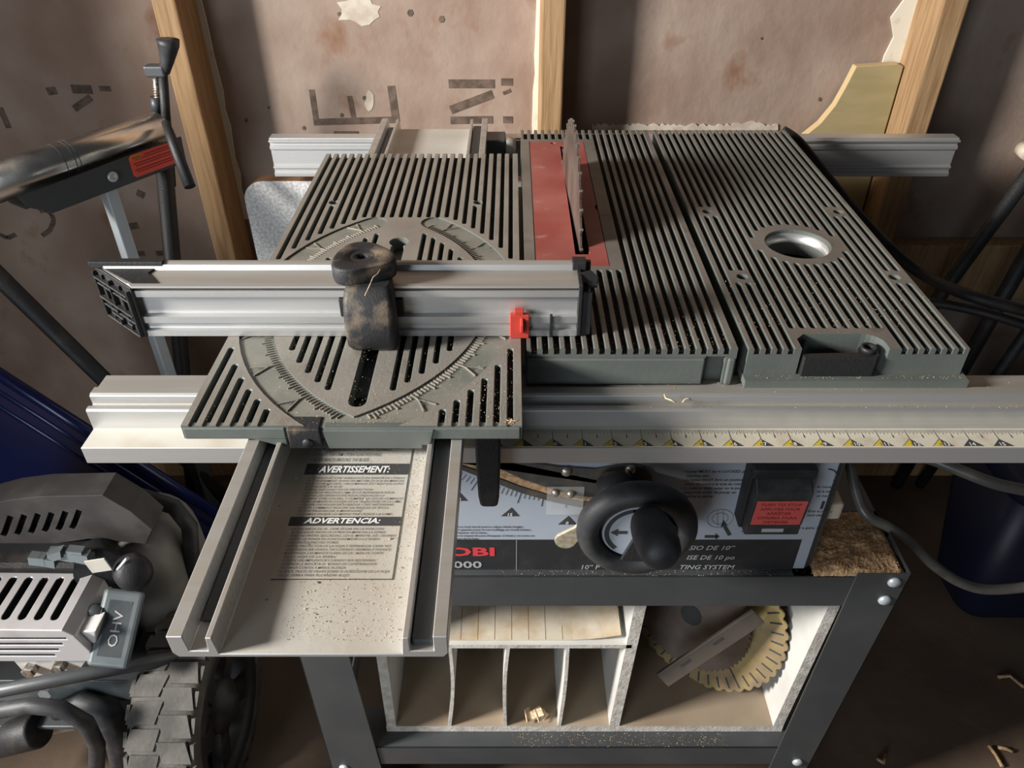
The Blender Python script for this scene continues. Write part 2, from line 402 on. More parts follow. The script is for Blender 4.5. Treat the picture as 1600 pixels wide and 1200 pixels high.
# front rail: aluminium extrusion, profile in (y,z)
RX0, RX1 = -.364, .78
prof = [(.4917, .7895), (.4917, .807), (.5165, .807), (.5165, .827), (.5185, .8285), (.5225, .8285), (.5225, .825), (.5285, .825), (.5285, .834), (.531, .8355), (.540, .8355),
        (.5405, .832), (.562, .832), (.562, .7895)]
prof = [(y, z) for y, z in prof]
b = MB(); b.profx(prof, RX0, RX1)
rail = b.build('front_rail', M['alu'], saw, .0006, 1)
for p in rail.data.polygons:
    if p.normal.z > .9: p.material_index = 1 if p.center.z > .81 else 2
rail.data.materials.append(M['aludull']); rail.data.materials.append(M['aludust'])
b = MB(); INCH = .0254; zt = .8073
x00 = at_z(864, 690, .807).x
b.box(-.04, .70, .4935, .5155, .8069, zt)
zl = zt + .00015
for i in range(-2, 27):
    xi = x00 + i * INCH
    for k in range(16):
        ln = .0125 if k == 0 else .0085 if k == 8 else .0065 if k % 4 == 0 else .0052 if k % 2 == 0 else .004
        wd = .0005 if k == 0 else .00026
        xx = xi + k * INCH / 16
        b.box(xx - wd / 2, xx + wd / 2, .5152 - ln, .5152, zt - .0001, zl, 1)
    b.box(xi + .0127 - .0004, xi + .0127 + .0004, .5045, .508, zt - .0001, zl, 1)
    yb, yt = .4938, .5030
    two = i < 14
    b.prism([(xi, yt), (xi - .0088, yb), (xi, yb)], (0, 0, zt - .0001), (1, 0, 0), (0, 1, 0), (0, 0, .00025), 2 if two else 1)
    b.prism([(xi, yt), (xi, yb), (xi + .0088, yb)], (0, 0, zt - .0001), (1, 0, 0), (0, 1, 0), (0, 0, .00025), 1)
    if two: stroke_w = .0005; b.prism([(xi, yt + .0004), (xi - .0094, yb), (xi - .0088, yb), (xi, yt - .0003)], (0, 0, zt - .0001), (1, 0, 0), (0, 1, 0), (0, 0, .0003), 1)
    if i >= 0:
        if two:
            b.text(str(i), (xi + .0004, .4942, zl + .0002), (1, 0, 0), (0, 1, 0), .0058, 3, bold=.02)
            b.text(str(13 - i), (xi - .0008, .4942, zl + .0002), (1, 0, 0), (0, 1, 0), .0048, 4, 'RIGHT')
        else: b.text(str(i), (xi, .4942, zl + .0002), (1, 0, 0), (0, 1, 0), .0058, 3, 'CENTER', bold=.02)
b.build('ruler_tape', [M['cream'], M['txt'], M['yellow'], M['txtw'], M['txtg']], rail)
# rear rail
ry = 1.176; rz0 = at_y(800, 276, ry).z; rz1 = at_y(800, 217, ry).z; h = rz1 - rz0
prof = [(ry, rz0), (ry, rz0 + .006), (ry + .003, rz0 + .007), (ry + .003, rz0 + .012), (ry, rz0 + .013), (ry, rz0 + .016), (ry + .004, rz0 + .017), (ry + .004, rz1 - .018), (ry, rz1 - .017), (ry, rz1 - .012),
        (ry + .004, rz1 - .011), (ry + .004, rz1 - .006), (ry - .002, rz1 - .005), (ry - .002, rz1 - .002), (ry + .004, rz1 - .002), (ry + .004, rz1), (ry + .024, rz1), (ry + .024, rz0)]
b = MB(); b.profx(prof, at_y(424, 245, ry).x, at_y(1492, 245, ry).x)
b.build('rear_rail', M['alu'], saw, .0005, 1)
b = MB(); A, C = at_y(756, 212, 1.15), at_y(790, 245, 1.15); b.box(A.x, C.x, 1.13, 1.17, C.z - .02, A.z); b.build('rear_bracket', M['dk'], saw, .002)
b = MB(); A = at_y(796, 217, 1.14); b.lathe([(.0005, 0), (.0095, 0), (.0095, .05), (.0005, .05)], (A.x, 1.14, A.z - .05), (0, 0, 1), 20); b.build('rear_post', M['aludull'], saw)
# slide base channel on the rails
BX0, BX1, BY0, BY1 = -.2005, -.0375, .272, 1.205
zb = .8357
def bprof(x0, x1, zb):
    return [(x0, zb + .004), (x0 + .003, zb), (x1 - .003, zb), (x1, zb + .004), (x1, zb + .0198), (x1 - .0085, zb + .0198), (x1 - .0085, zb + .006), (x1 - .0225, zb + .006), (x1 - .0225, zb + .0185), (x1 - .0262, zb + .0185), (x1 - .0275, zb + .003),
            (x0 + .0275, zb + .003), (x0 + .0262, zb + .0185), (x0 + .0225, zb + .0185), (x0 + .0215, zb + .006), (x0 + .0105, zb + .006), (x0 + .0095, zb + .0198), (x0, zb + .0198)]
b = MB(); b.prism(bprof(BX0, BX1, zb), (0, BY0, 0), (1, 0, 0), (0, 0, 1), (0, BY1 - BY0, 0))
base = b.build('slide_base', [M['alu'], M['basef'], M['aludull']], saw, .0005, 1)
for p in base.data.polygons:
    if p.normal.z > .9: p.material_index = 1 if (p.center.z < zb + .004 and p.area > .05) else 2
b = MB()
b.box(BX1 - .0215, BX1 - .0095, BY0 + .004, BY1 - .01, zb + .0061, zb + .0115)
b.box(BX0 + .0115, BX0 + .0205, BY0 + .02, BY1 - .01, zb + .0061, zb + .009)
b.build('groove_strip', M['dk'], base, .001)  # dark strips laid along the bottoms of both base grooves
# warning label on the slide base
lz = zb + .0031
lb = MB()
def L_(px, py): return at_z(px, py, lz)
c0, c1, c2, c3 = L_(418, 905), L_(612, 905), L_(641, 690), L_(470, 690)
lx0, lx1, ly0 = (c0.x + c3.x) / 2, (c1.x + c2.x) / 2, c0.y
lx0, lx1 = -.1565, -.0772; ly0 = L_(500, 906).y; ly1 = .50
lb.box(lx0, lx1, ly0, ly1, lz - .0001, lz + .0002, 0)
for xa, xb_, ya, yb_ in ((lx1 - .0005, lx1, ly0, ly1), (lx0, lx1, ly0, ly0 + .0005)): lb.box(xa, xb_, ya, yb_, lz, lz + .0004, 1)
def bar(py0, py1, txt):
    ya, yb_ = L_(540, py1).y, L_(540, py0).y
    lb.box(lx0 + .0005, lx1 - .001, ya, yb_, lz, lz + .0004, 1)
    lb.text(txt, ((lx0 + lx1) / 2 - .002, ya + .0022, lz + .0006), (1, 0, 0), (0, 1, 0), (yb_ - ya) * .82, 2, 'CENTER', .25, .03, fit=.0535)
bar(725, 742, 'AVERTISSEMENT:'); bar(808, 822, 'ADVERTENCIA:')
def lines(py0, py1, ls):
    ya, yb_ = L_(540, py0).y, L_(540, py1).y; n = len(ls)
    for i, t in enumerate(ls):
        yy = ya + (yb_ - ya) * (i + 1) / n
        wfit = min(.0745, len(t) * .00145)
        lb.text(t, (lx0 + .002 + (.002 if t[0] != '•' else 0), yy + .0004, lz + .0004), (1, 0, 0), (0, 1, 0), abs(ya - yb_) / n * .92, 3, 'LEFT', .2, .006, fit=wfit)
lines(745, 806, ["• LE LEVIER DOIT ETRE VERROUILLE EN RAISON DE L'ANGLE", "DE L'ALIGNEMENT AVANT DE METTRE LA SCIE EN MARCHE.", "• POUR VOTRE SECURITE, LIRE LE MANUEL D'UTILISATION AVANT", "D'UTILISER LA SCIE.", "• PORTER DES LUNETTES DE PROTECTION.", "• UTILISER LE PROTEGE-LAME ET LE REFENDEUR POUR",
      "TOUTES LES OPERATIONS POUR LESQUELLES ILS", "PEUVENT ETRE UTILISES, Y COMPRIS LA COUPE COMPLETE.", "• TENIR LES MAINS ELOIGNEES DE LA TRAJECTOIRE DE LA LAME.", "• UTILISER UN POUSSOIR LORSQUE C'EST NECESSAIRE.", "• SAVOIR COMMENT REDUIRE LES RISQUES DE RECUL.", "• NE PAS TRAVAILLER A MAIN LEVEE.", "• NE JAMAIS PASSER LES MAINS PAR-DESSUS LA LAME."])
lines(824, 902, ["• LA PALANCA DE AL. DEBE ESTAR EN LA POSICION", "BLOQUEADA ANTES DE PONER EN MARCHA LA SIERRA.", "• PARA SU PROPIA SEGURIDAD, LEA EL MANUAL DEL USUARIO", "ANTES DE PONER EN FUNCIONAMIENTO LA SIERRA.", "• USE LENTES PROTECTORES.", "• USE EL PROTECTOR DE LA HOJA Y SEPARADOR CADA VEZ",
      "QUE PUEDA SER USADO, INCLUYENDO ASERRADO PASANTE.", "• MANTENGA LAS MANOS FUERA DE LA LINEA DE CORTE", "DE LA HOJA DE LA SIERRA.", "• UTILICE UN EMPUJADOR CUANDO SEA NECESARIO.", "• APRENDA A REDUCIR EL RIESGO DE CONTRAGOLPE.", "• NO HAGA CORTES A MANO ALZADA.", "• NUNCA TRATE DE PASAR SOBRE O ALREDEDOR DE LA HOJA", "DE LA SIERRA PARA ALCANZAR ALGO."])
lines(690, 722, ["• NEVER REACH OVER THE SAW BLADE.", "• KNOW HOW TO REDUCE THE RISK OF KICKBACK.", "• DO NOT PERFORM OPERATIONS FREEHAND.", "• NEVER REACH AROUND THE BLADE."])
lb.build('warning_label', [M['cream'] if False else M['basef'], M['txt'], M['txtw'], M['txtg']], base)
# slide base lock lever
b = MB()
rings = []
for zc, hw, yc, ht in ((.842, .0105, .478, .006), (.81, .010, .474, .006), (.775, .0088, .470, .0055), (.765, .0075, .470, .005), (.762, .004, .470, .003)):
    xc = -.0195
    rings.append([(xc + sx * hw, yc + sy * ht, zc) for sx, sy in ((-1, -1), (1, -1), (1, 1), (-1, 1))])
b.layers(rings[::-1]); b.build('lock_lever', M['blk'], saw, .002)

# ------------------------------------------------------------------ cabinet and control panel
PY = .572; PZ0, PZ1 = .557, .838
b = MB(); b.box(-.185, .336, PY + .004, .99, PZ0, .8335)
cab = b.build('cabinet', M['dk'], saw, .002)
b = MB(); PXR = at_y(1256, 890, PY).x
b.box(-.19, PXR, PY, PY + .004, PZ0, PZ1)
panel = b.build('control_panel', M['panel'], saw, .001)
b = MB(); b.prism([(PXR + .0003, PY + .0005), (PXR + .0003, PY + .006), (.3362, PY + .02), (.3362, PY + .006)], (0, 0, PZ0), (1, 0, 0), (0, 1, 0), (0, 0, PZ1 - PZ0)); b.build('panel_edge', M['dk'], saw)
def PP(px, py): return at_y(px, py, PY)
b = MB(); zA, zB = PP(900, 843).z, PP(900, 891).z
b.box(-.188, PP(1244, 870).x, PY - .0006, PY, zB, zA)
xd = PP(807, 860).x; b.box(xd - .0003, xd + .0003, PY - .0009, PY, zB, zA, 1)
def ptext(txt, px, py, hpx, m, **kw):
    q = PP(px, py); b.text(txt, (q.x, PY - .0011, q.z), (1, 0, 0), (0, 0, 1), hpx / 1210 * .95 / .74 * 1.25, m, **kw)
q1 = PP(773, 870)
b.text('RYOBI', (q1.x, PY - .0011, PP(760, 867).z), (1, 0, 0), (0, 0, 1), .0185, 3, 'RIGHT', bold=.035, fit=.090)
b.text('BT3000', (PP(753, 885).x, PY - .0011, PP(740, 886).z), (1, 0, 0), (0, 0, 1), .0155, 1, 'RIGHT', bold=.02, fit=.066)
for t, px, py, fit in (('SIO DE 10”', 1082, 858, .050), ('ISE DE 10 po', 1072, 873, .053), ('TING SYSTEM', 1062, 888, .061)):
    q = PP(1147, py); b.text(t, (q.x, PY - .0011, q.z), (1, 0, 0), (0, 0, 1), .0098, 2, 'RIGHT', .25, .012, fit=fit)
q = PP(906, 888); b.text('10” P', (q.x, PY - .0011, q.z), (1, 0, 0), (0, 0, 1), .0098, 2, 'LEFT', .1, .012)
b.build('name_band', [M['panelb'], M['txts'], M['txts'], M['txtr']], panel)
b = MB()
def small(ls, px, py, step, size, fit=None):
    for i, t in enumerate(ls):
        q = PP(px, py + i * step); b.text(t, (q.x, PY - .0006, q.z), (1, 0, 0), (0, 0, 1), size, 0, 'LEFT', 0, .012)
small(['• Lever MUST be in LOCKED position before', '  starting saw.'], 1068, 738, 6.5, .0047)
small(['• Le levier DOIT être en position VERROUILLÉE', '  avant de mettre la scie en marche.'], 1065, 751, 6.5, .0047)
small(['• La palanca debe estar en la posición', '  asegurada antes de poner en', '  marcha la sierra.'], 1063, 764, 6.5, .0047)
b.build('instruction_text', M['txt'], panel); b = MB()
small(['• Lorsque la flèche est en position de la gâche, la', 'serrure ne se verrouille pas.'], 1158, 826, 5, .0042); small(['•  Al mover la', '   de la sierra', '   en marcha.'], 1270, 762, 7, .0042); small(['•  Girar la palanca', '   hacia abajo.'], 1255, 800, 6, .0042)
b.build('switch_note', M['txt'], panel); b = MB()
small(['Move lever to left to lock bevel and to adjust blade height.', 'Tourner le levier à gauche pour le verrouillage en mode biseau', 'et pour régler la hauteur de la lame.', 'Mueva la palanca a la izquierda para bloquear el bisel y el corte en', 'para ajustar la altura de la hoja.'], 672, 824, 4.6, .0042)
b.build('locking_note', M['txt'], panel); b = MB()
def pstroke(a, c, wd, m=0):
    A, C = PP(*a), PP(*c); d = C - A; n = Vector((d.z, 0, -d.x)).normalized() * wd / 2
    b.prism([(0, 0), (1, 0), (1, 1), (0, 1)], A - n, d, 2 * n, (0, -.0005, 0), m)
def pring(px, py, r0, r1, a0=0, a1=360, m=0, kx=1):
    c = PP(px, py); n = 28
    pts = [(r1 * math.cos(math.radians(a0 + (a1 - a0) * i / n)), r1 * math.sin(math.radians(a0 + (a1 - a0) * i / n))) for i in range(n + 1)]
    pin = [(r0 * math.cos(math.radians(a0 + (a1 - a0) * i / n)), r0 * math.sin(math.radians(a0 + (a1 - a0) * i / n))) for i in range(n + 1)]
    for i in range(n): b.prism([pts[i], pts[i + 1], pin[i + 1], pin[i]], (c.x, PY, c.z), (kx, 0, 0), (0, 0, 1), (0, -.0005, 0), m)
pring(1125, 810, .0135, .0139, m=1); pring(1125, 810, .0082, .0086, m=1)
pstroke((1121, 797), (1121, 822), .0004, 1); pstroke((1130, 797), (1130, 822), .0004, 1)
pstroke((1132, 822), (1140, 836), .004); pstroke((1101, 838), (1120, 838), .004); poly = [PP(1118, 833), PP(1124, 838), PP(1118, 843)]
b.prism([(p.x, p.z) for p in poly], (0, PY, 0), (1, 0, 0), (0, 0, 1), (0, -.0005, 0)); poly = [PP(1126, 823), PP(1136, 820), PP(1130, 812)]
b.prism([(p.x, p.z) for p in poly], (0, PY, 0), (1, 0, 0), (0, 0, 1), (0, -.0005, 0))
b.build('switch_diagram', [M['txt'], M['txtg'], M['txtw']], panel); b = MB(); pring(1290, 745, .010, .0115, -30, 90); b.build('dial_mark', M['txt'], panel); b = MB(); pstroke((1283, 795), (1287, 783), .003)
b.build('lock_mark', M['txt'], panel); b = MB()
# bevel scale ticks fanned about the blade axis, with marks for 0 and 15 degrees
ac = PP(905, 520)
R0 = (PP(905, 772) - ac).length
for d in range(-2, 46):
    a = math.radians(-90 - d * 1.0 * 1.35 + 6); u = Vector((math.cos(a), 0, math.sin(a)))
    ln = .019 if d % 5 == 0 else .011
    A = ac + u * (R0 + .002); C = ac + u * (R0 + ln); n = Vector((u.z, 0, -u.x)) * (.00035 if d % 5 == 0 else .00022)
    b.prism([(0, 0), (1, 0), (1, 1), (0, 1)], A - n, C - A, 2 * n, (0, -.0005, 0))
for px, py, t in ((797, 802, '15'), (886, 815, '0'), (716, 778, '30')):
    A = [PP(px - 14, py + 4), PP(px + 14, py + 4), PP(px + 2, py - 9)]
    b.prism([(p.x, p.z) for p in A], (0, PY, 0), (1, 0, 0), (0, 0, 1), (0, -.0006, 0))
    q = PP(px, py + 3); b.text(t, (q.x, PY - .0012, q.z), (1, 0, 0), (0, 0, 1), .006, 2, 'CENTER', .15, .02)
b.build('bevel_scale', [M['txt'], M['txtg'], M['txtw']], panel)
# bevel quadrant: dark curved plate with a dusty slot below
b = MB()
def ppoly(pts, y0, th, m=0):
    P = [at_y(px, py, y0) for px, py in pts]
    b.prism([(p.x, p.z) for p in P], (0, y0, 0), (1, 0, 0), (0, 0, 1), (0, -th, 0), m)
up = [(700, 716), (760, 716), (820, 718), (870, 726), (930, 730), (985, 722), (1006, 726), (1018, 742), (1022, 765)]
mid = [(1010, 775), (960, 776), (905, 772), (865, 762), (815, 745), (765, 722), (700, 700)]
ppoly(up + mid, PY, .0035, 0)
lo = [(700, 716), (765, 738), (815, 757), (865, 772), (905, 780), (960, 784), (1010, 784)]
ppoly(lo + mid, PY, .0025, 1)
lo2 = [(700, 722), (765, 748), (815, 767), (865, 781), (905, 789), (960, 792), (1010, 790)]
ppoly(lo2 + lo[::-1], PY, .004, 0)
b.build('bevel_quadrant', [M['quad'], M['sawd']], panel, .0008)
for px, py in ((885, 736), (985, 732)):
    q = at_y(px, py, PY - .0035); s_ = MB(); s_.lathe([(.0055, 0), (.0055, .002), (.004, .004), (0.0005, .0045)], q, (0, -1, 0), 16)
    s_.build('screw', M['screw'], panel)
b = MB(); A, C = at_y(855, 760, PY - .007), at_y(910, 803, PY - .007)
b.box(A.x, C.x, PY - .0085, PY - .007, C.z, A.z); ind = b.build('bevel_pointer', M['clear'], panel, .0007)
for px, py in ((868, 769), (892, 771)):
    q = at_y(px, py, PY - .0085); s_ = MB(); s_.lathe([(.0045, 0), (.0045, .002), (.003, .004), (0.0004, .0042)], q, (0, -1, 0), 14)
    s_.build('pointer_screw', M['screw'], panel)
# handwheel
HY = .520; hc = at_y(995, 826, HY)
b = MB(); n1, n2 = 48, 14; R, r_ = .0475, .0115
vs, fs = [], []
for i in range(n1):
    for j in range(n2):
        a, c = 2 * math.pi * i / n1, 2 * math.pi * j / n2; rr = R + r_ * math.cos(c)
        vs.append((hc.x + rr * math.cos(a), HY - 1.15 * r_ * math.sin(c), hc.z + rr * math.sin(a)))
        fs.append((i * n2 + j, ((i + 1) % n1) * n2 + j, ((i + 1) % n1) * n2 + (j + 1) % n2, i * n2 + (j + 1) % n2))
b.add(vs, [f[::-1] for f in fs], 0, True)
b.lathe([(.002, .012), (.03, .012), (.040, .008), (.040, .002), (.014, -.002), (.012, -.044), (.002, -.044)], (hc.x, HY + .008, hc.z), (0, -1, 0), 40)
wheel = b.build('handwheel', M['blkpeb'], saw)
b = MB(); fy = HY - .0042
b.lathe([(.0005, 0), (.034, 0), (.034, .0006), (.0005, .0006)], (hc.x, fy, hc.z), (0, -1, 0), 40, smooth=False)
def wring(r0, r1, a0, a1, m):
    n = 24
    for i in range(n):
        t0, t1 = math.radians(a0 + (a1 - a0) * i / n), math.radians(a0 + (a1 - a0) * (i + 1) / n)
        b.prism([(r0 * math.cos(t0), r0 * math.sin(t0)), (r1 * math.cos(t0), r1 * math.sin(t0)), (r1 * math.cos(t1), r1 * math.sin(t1)), (r0 * math.cos(t1), r0 * math.sin(t1))], (hc.x, fy - .0006, hc.z), (1, 0, 0), (0, 0, 1), (0, -.0004, 0), m)
wring(.0275, .0320, 98, 228, 1)
b.prism([(0.0035, .0345), (.0035, .025), (-.006, .029)][::-1], (hc.x - .002, fy - .0006, hc.z), (1, 0, 0), (0, 0, 1), (0, -.0004, 0), 1)
b.prism([(-.026, 0), (-.019, .005), (-.019, .002), (-.010, .002), (-.010, -.002), (-.019, -.002), (-.019, -.005)], (hc.x, fy - .0006, hc.z), (1, 0, 0), (0, 0, 1), (0, -.0004, 0), 1)
b.build('dial_label', [M['panel'], M['txt']], wheel)
b = MB()      # dark web of the wheel covering the right half of the dial
b.prism([(-.014, -.036), (.010, .036), (.036, .012), (.036, -.02), (.01, -.038)], (hc.x, fy - .001, hc.z), (1, 0, 0), (0, 0, 1), (0, -.004, 0))
b.build('spoke_web', M['blk'], wheel, .001)
b = MB()
a0 = at_y(1012, 812, .500); a1 = at_y(1037, 872, .432)
kn = []; rs = []
for t, rr in ((0, .013), (.06, .0165), (.2, .0185), (.45, .0195), (.7, .019), (.85, .0175), (.94, .0135), (.985, .008), (1.0, .001)):
    kn.append(a0.lerp(a1, t)); rs.append(rr)
b.tube(kn, rs, 20); b.build('crank_knob', M['blkpeb'], wheel)
b = MB(); q0, q1 = at_y(925, 815, .535), at_y(884, 846, .535)
dx = (q1 - q0); L0 = dx.length; u = dx.normalized(); v = Vector((-u.z, 0, u.x))
pts = [(0, .006), (L0 * .5, .007)] + [(L0 + .011 * math.cos(t * math.pi / 8 - math.pi / 2) * 1.0, -.0115 * math.sin(t * math.pi / 8 - math.pi / 2)) for t in range(9)] + [(L0 * .5, -.007), (0, -.006)]
b.prism(pts, q0, u, v, (0, .004, 0)); b.build('bevel_lock_lever', M['tarn'], saw, .001)
b = MB(); q = at_y(962, 764, .545); b.lathe([(.0005, 0), (.016, 0), (.018, .003), (.018, .028)], (q.x, .53, q.z - .006), (0, 1, 0), 24); b.build('wheel_collar', M['blkdust'], saw)
# switch box
b = MB(); A, C = at_y(1172, 735, .548), at_y(1262, 829, .548)
sx0, sx1, sz1, sz0 = A.x + .004, C.x - .009, A.z, C.z
b.box(sx0, sx1, .552, PY, sz0, sz1); b.box(sx0 + .0, sx1, .546, .556, sz1 - .010, sz1 + .002)
sw = b.build('switch_box', M['blk'], saw, .0015)
b = MB(); b.prism([(.548, sz1 - .009), (.536, sz1 - .02), (.540, sz0 + .016), (.552, sz0 + .013)], (sx0 + .003, 0, 0), (0, 1, 0), (0, 0, 1), (sx1 - sx0 - .006, 0, 0))
b.box(sx0 + .003, sx1 - .003, .541, .552, sz0 + .001, sz0 + .0155)
b.build('flip_cover', M['blkpeb'], sw, .0015)
b = MB(); lw = sx1 - sx0 - .012; cz1, cz0 = sz1 - .030, sz0 + .018
def ycov(z): t = (z - (sz0 + .016)) / ((sz1 - .02) - (sz0 + .016)); return .540 + (.536 - .540) * t
o0 = Vector((sx0 + .006, ycov(cz0) - .0002, cz0)); vv = Vector((0, ycov(cz1) - ycov(cz0), cz1 - cz0))
b.prism([(0, 0), (lw, 0), (lw, 1), (0, 1)], o0, (1, 0, 0), vv, (0, -.0004, 0))
hh = vv.length
for i, t in enumerate(('PUSH TO STOP', 'APPUYER POUR', 'ARRÊTER', 'OPRIMA PARA', 'DETENER')):
    b.text(t, o0 + Vector((lw / 2, -.0006, 0)) + vv * (.80 - i * .185), (1, 0, 0), vv, hh * .15, 1, 'CENTER', 0, .02, fit=lw * (.8 if len(t) > 8 else .5))
b.build('stop_label', [M['redlab'], M['warnt']], sw)
b = MB(); xm = (sx0 + sx1) / 2; b.box(xm - .011, xm + .011, .5402, .541, sz0 + .006, sz0 + .011); b.build('key_slot', M['zinc'], sw, .0004)
b = MB(); A = at_y(1306, 790, .60); b.box(.336, .358, .59, .635, A.z - .012, A.z + .012); b.build('cord_bracket', M['beigebox'], saw, .003)

# ------------------------------------------------------------------ accessory (extension) table
acc = thing('extension_table', 'grey ribbed extension table with a round router hole, right of the blade', 'table top', (.296, .8, .8355))
AX0, AX1 = .2025, .391
b = MB(); b.box(AX0, AX1, YF, YB, T - .0290, T); b.box(AX0 - .001, AX1 + .004, YF - .010, YF + .02, T - .0345, T - .027)
cut = MB(); hx, hy, hr = .3025, .7465, .0335
sm_holes = [(.2232, .828), (.3727, .827), (.2268, .6748), (.3762, .6735)]
px0, px1, py1 = .2475, .3225, .571
def blk_acc(x, y):
    if (x - hx) ** 2 + (y - hy) ** 2 < .0465 ** 2: return True
    for a, c in sm_holes:
        if abs(x - a) < .0082 and abs(y - c) < .0125: return True
    return px0 - .004 < x < px1 + .004 and y < py1 + .009
k = 0; acx = []
while True:
    gx = AX0 + .0072 + k * .0097; k += 1
    if gx > AX1 - .006: break
    acx.append(gx)
    for a, c in spans(gx, YF, YB, blk_acc):
        f0, f1 = a <= YF + 1e-6, c >= YB - 1e-3
        groove(cut, gx, a - .004 if f0 else a, c + .004 if f1 else c, .0050, T, GD, not f0, not f1)
hole(cut, hx, hy, hr, T, .05, 40)
for a, c in sm_holes: hole(cut, a, c, .0052, T, .05, 16)
r = .016; pk = [(px0, YF - .03), (px1, YF - .03), (px1, py1 - r)] + [(px1 - r + r * math.cos(t * math.pi / 12), py1 - r + r * math.sin(t * math.pi / 12)) for t in range(1, 7)] + [(px0 + .008, py1), (px0, py1 - .008)]
cut.prism(pk, (0, 0, T - .027), (1, 0, 0), (0, 1, 0), (0, 0, .04))
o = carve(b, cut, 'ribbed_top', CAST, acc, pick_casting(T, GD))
b = MB(); rg = [[(hx + r_ * math.cos(2 * math.pi * i / 48), hy + r_ * math.sin(2 * math.pi * i / 48), T + h_) for i in range(48)] for r_, h_ in ((hr, -.014), (hr, -.0035), (hr - .0016, -.0035), (hr - .0018, -.014))]
b.layers(rg, 0, True, False)
b.build('hole_ring', M['alu'], acc)
b = MB(); lc = (.3085, .5555)
pts = [(.2500, .5440), (.3125, .5440), (.3165, .549)] + [(lc[0] + .0085 * math.cos(t * math.pi / 8), lc[1] + .0085 * math.sin(t * math.pi / 8)) for t in range(0, 8)] + [(.298, .553), (.2500, .5515)]
b.prism(pts, (0, 0, T - .0265), (1, 0, 0), (0, 1, 0), (0, 0, .0195))
lv = b.build('lock_lever', M['blk'], acc, .001)
b = MB(); b.lathe([(.0068, 0), (.0068, .0045), (.0045, .0045), (.0042, .0015), (.0005, .0015)], (lc[0], lc[1], T - .0075), (0, 0, 1), 24); b.build('lever_bolt', M['blk'], lv)
# ------------------------------------------------------------------ SLIDING MITRE TABLE with its fence
smt = thing('sliding_mitre_table', 'grey ribbed sliding mitre table with engraved degree arcs, left of the blade', 'sliding table', (-.12, .73, .86))
MX0, MX1, MY0, MY1 = -.2475, .0075, .4454, 1.0125
MC = -.12; CL, CR = (-.015, .63), (-.225, .63); RI, RO = .203, .232
b = MB(); b.box(MX0, MX1, MY0, MY1, T - .0125, T)
cut = MB()
sl = .0082
def blk_m(x, y):
    if abs(x - MC) < sl + .008 and .4545 < y < .775: return True
    for (cx, cy), left in ((CL, True), (CR, False)):
        d = math.hypot(x - cx, y - cy); side = x < MC + .012 if left else x > MC - .012
        if not side: continue
        if RI - .011 < d < RO + .0065 and y < .812: return True
    if MC - .05 < x < -.066 and y < .475: return True
    if x > -.17 and x < -.14 and y < .475: return True
    for a in (-.2085, -.0395):
        if abs(x - a) < .007 and abs(y - .851) < .007: return True
    return False
for k in range(24):
    gx = MX0 + .0082 + k * .01035
    for a, c in spans(gx, MY0, MY1, blk_m, minlen=.012):
        if .76 < a < .80 and c < .82: continue
        f0, f1 = a <= MY0 + 1e-6, c >= MY1 - 1e-3
        groove(cut, gx, a - .004 if f0 else a, c + .004 if f1 else c, .0044, T, .006, not f0, not f1)
# through slot and pivot hole
n = 8; pts = [(MC + sl * .62 * math.cos(t * math.pi / n), .752 + .0 + sl * .6 * math.sin(t * math.pi / n)) for t in range(0)]
for (cx, w2, ya, yb2) in ((MC, .0068, .4685, .745),):
    groove(cut, cx, ya, yb2, w2 * 2, T, .03)
hole(cut, MC, .7505, .0098, T, .0299, 24)
for a in (-.2085, -.0395): hole(cut, a, .8535, .0052, T, .0062, 16)
# recessed degree arcs, one U-shaped recess open to the front edge
def arc(c, r, y0, y1, left, n=26):
    t0, t1 = math.asin((y0 - c[1]) / r), math.asin((y1 - c[1]) / r)
    return [(c[0] + (-1 if left else 1) * r * math.cos(t0 + (t1 - t0) * i / n), c[1] + r * math.sin(t0 + (t1 - t0) * i / n)) for i in range(n + 1)]
yc = CL[1] - math.sqrt(RI ** 2 - (MC - CL[0]) ** 2); ytop = .798
def cap(c, left, n=8):   # rounded back end from inner to outer radius
    rm = (RI + RO) / 2; t = math.asin((ytop - c[1]) / rm); sx = -1 if left else 1
    m = Vector((c[0] + sx * rm * math.cos(t), c[1] + rm * math.sin(t))); rad = Vector((sx * math.cos(t), math.sin(t))); tan = Vector((-sx * math.sin(t), math.cos(t))); h = (RO - RI) / 2
    return [tuple(m + rad * (-h * math.cos(i * math.pi / n)) + tan * (h * math.sin(i * math.pi / n))) for i in range(n + 1)]
capL, capR = cap(CL, True), cap(CR, False)
inL = arc(CL, RI, yc, capL[0][1], True); ouL = arc(CL, RO, .4395, capL[-1][1], True)
inR = arc(CR, RI, yc, capR[0][1], False); ouR = arc(CR, RO, .4395, capR[-1][1], False)
U = inL[:-1] + capL + ouL[::-1][1:] + ouR[:-1] + capR[::-1] + inR[::-1][1:-1]
RD = .0016
def shrink(pts, d): return pts
cut.prism(U, (0, 0, T - RD), (1, 0, 0), (0, 1, 0), (0, 0, .01))
M['topdk'] = mat('recess_paint', (.20, .205, .175), (.27, .26, .22), .5, .2, 40, .4, .7, c3=(.5, .4, .27), s3=260, lo3=.66, hi3=.72)
def pk(c, nrm):
    if nrm.z > .9 and c.z > T - .0004: return 0
    if nrm.z > .9 and abs(c.z - (T - RD)) < .0004: return 2
    if nrm.z > .9 and abs(c.z - (T - .006)) < .0007: return 3
    return 1
top = carve(b, cut, 'ribbed_top', [M['top'], M['paint'], M['topdk'], M['groove']], smt, pk)
